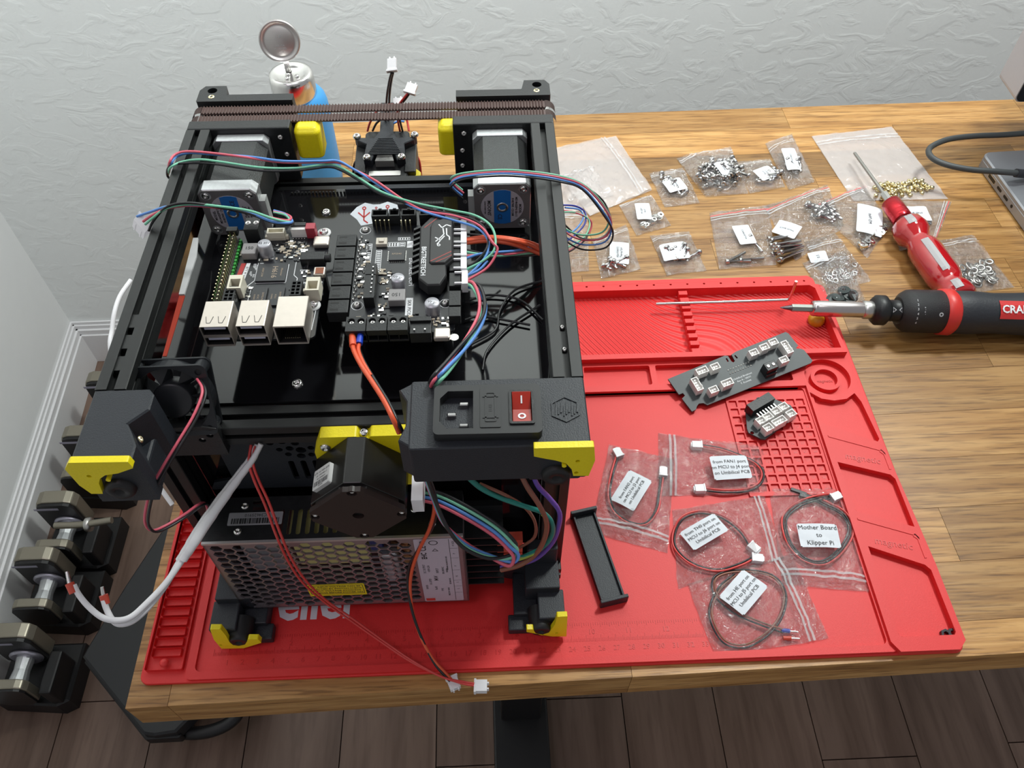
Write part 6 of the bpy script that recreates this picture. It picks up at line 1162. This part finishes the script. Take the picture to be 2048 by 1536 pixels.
g = G(LD); g.lathe([(17.6, -2.5), (18.4, -1.5), (18.4, 1.4), (17.4, 2), (16, 1.2), (15.4, .2), (12.8, .2), (12.4, .5), (.2, .5)], None, 40); ld = g.build('lid', mat('lid_steel', (.50, .48, .47), .42, .9), bt)
g = G(LD); g.text('U.A.', 3.4, tr(0, 4, .5), .1); g.text('MENDA', 2.4, tr(0, -4, .5), .1); g.text('PATENTED', 2.2, tr(0, -6.8, .5), .1); g.text('1 2 3', 2, tr(0, -9.4, .5), .1); g.build('lid_lettering', CHR, ld)

wc = G(); wc.tube([(-118.1, 410, -30), (-125.8, 392.1, -34), (-129.2, 375.7, -40), (-131.8, 361.8, -50), (-132.7, 344.8, -60), (-130.7, 313.9, -100), (-104.3, 260.4, -110), (-89.6, 240.1, -110), (-74.6, 219.4, -110), (-62.3, 204.5, -120)], 2.2, 10, 6)
tag(wc.build('power_cord', WHT), 'white cord hanging beside the left edge of the desk behind the printer', 'cord')
# ================================================================ dumbbells and platform on the floor
CHP = mat('champagne_metal', (.30, .275, .22), .36, .75); DBK = mat('satin_black_steel', (.008, .008, .009), .4)
def head(g_, cx, y0, th, w_, h_, zt, c=20): g_.T = basis((cx, y0, zt), (1, 0, 0), (0, 0, 1), (0, -1, 0)); g_.prism([(-w_ / 2, -c), (-w_ / 2 + c * .35, -c * .25), (-w_ / 2 + c, 0), (w_ / 2 - c, 0), (w_ / 2 - c * .35, -c * .25), (w_ / 2, -c), (w_ / 2, -h_ + c), (w_ / 2 - c, -h_), (-w_ / 2 + c, -h_), (-w_ / 2, -h_ + c)], 0, th)
def dumbbell(label, rx, ry, top):
    t = thing('dumbbell', label, 'dumbbell', (rx, ry, FZ + 40), 0, 'adjustable dumbbells along the wall'); B = top - (FZ + 40)
    g = G(); head(g, 0, 16, 22, 64, 90, B, 15); g.build('weight_plate', CHP, t, bevel=2); g = G(); head(g, 0, -6.2, 5, 59, 85, B - 3, 13); g.build('plate_face', DBK, t)
    g = G(); g.box(-32, -11.8, B - 16, 6, -11.2, B - 11); g.build('size_label', mat('lilac_label', (.30, .29, .36), .5), t)
    g = G(); g.T = basis((6, 0, B - 58), (1, 0, 0), (0, 0, 1), (0, -1, 0)); g.lathe([(20, 10), (23, 12), (23, 15), (20, 17)], None, 28); g.build('handle_ring', mat('lilac_steel', (.42, .41, .48), .35, .8), t)
    g = G(); g.T = basis((6, 0, B - 58), (1, 0, 0), (0, 0, 1), (0, -1, 0)); g.lathe([(13, 12), (11, 34), (14, 56)], None, 18, smooth=False); g.build('handle', ALU, t)
    g = G(); head(g, 4, -56, 14, 58, 66, B - 26, 13); g.build('weight_plate', CHP, t, bevel=2); g = G(); head(g, 4, -70.2, 3, 54, 61, B - 28, 11); g.build('plate_face', DBK, t)
    c_ = thing('dumbbell_cradle', label.replace('dumbbell', 'cradle under the dumbbell', 1), 'cradle', (rx, ry, FZ), 0, 'cradles under the dumbbells')
    G().prism([(-40, -66), (50, -74), (66, -66), (66, 20), (-40, 20)], 0, 38, 3).build('tray', LEG, c_); g = G(); g.box(42, -70, 36, 60, -8, 84); g.build('upright', LEG, c_, bevel=3)
    return t
dumbbell('dumbbell nearest the camera, on the floor by the left wall', -463, 276, -585)
dumbbell('dumbbell second from the camera, with a pale strip on its black face', -466, 396, -585)
db3 = dumbbell('dumbbell third from the camera, with a steel pin handle sticking out', -464, 494, -585)
dumbbell('dumbbell fourth from the camera, beside the yellow printer foot in view', -462, 622, -585)
dumbbell('dumbbell farthest from the camera, mostly hidden by the printer', -455, 740, -585)
G().tube([(14, -44, 88), (60, -46, 92), (104, -42, 96)], 5.5, 10, 4).build('pin_handle', CHP, db3); G().lathe([(11, 0), (12, 4), (11, 8), (.2, 9)], basis((62, -44, 88), (0, 1, 0), (0, 0, 1), (1, 0, 0)), 16).build('pin_collar', STL, db3)
PLT = mat('black_rubber_platform', (.012, .013, .015), .5, bump=.3, bscale=60)
a_, b_ = Vector((-354.6, 244.4, -600)), Vector((-237.5, 130.5, -600)); dr = (b_ - a_).normalized(); nn = Vector((-dr.y, dr.x, 0)) * (1 if -dr.y > 0 else 1)
pf = thing('footrest_platform', 'flat black platform with a ribbed edge on the floor under the desk corner', 'platform', (a_.x, a_.y, FZ), 0)
PM = basis((0, 0, 0), dr, nn if nn.x > 0 else -nn, (0, 0, 1)) if True else None
g = G(PM); Lp = (b_ - a_).length; sgn = 1 if (PM @ Vector((0, 1, 0))).x > 0 else -1
g.prism([(0, 0), (Lp - 8, 0), (Lp + 4, 8), (Lp + 22, 30), (Lp + 20, 60), (Lp - 10, 260), (-120, 260), (-50, 100), (-6, 10)], 92, 118, 3); g.build('deck', PLT, pf)
g = G(PM); g.prism([(0, -4), (Lp - 6, -4), (Lp + 26, 28), (Lp + 24, 34), (Lp - 8, 3), (0, 3)], 84, 104); g.build('edge_rail', LEG, pf, bevel=2)
g = G(PM)
for x in (0, Lp * .8): g.box(x, 30, 0, x + 16, 46, 92)
g.box(-70, 200, 0, -54, 216, 92); g.build('leg', LEG, pf)['kind'] = 'stuff'
r0 = Vector((-186.7, 156.5, -640)); rg = G(); rg.tube([(r0.x + 55 * math.cos(t), r0.y + 18 + 30 * math.sin(t), -640) for t in [PI + k * PI / 10 for k in range(-1, 12)]], 9, 10, 3)
rg.tube([(r0.x - 58, r0.y + 25, -640), (r0.x - 66, r0.y + 60, -715)], 7, 8, 1); rg.tube([(r0.x + 58, r0.y + 25, -640), (r0.x + 66, r0.y + 60, -715)], 7, 8, 1)
rg.build('curved_rail', LEG, pf, world=True)
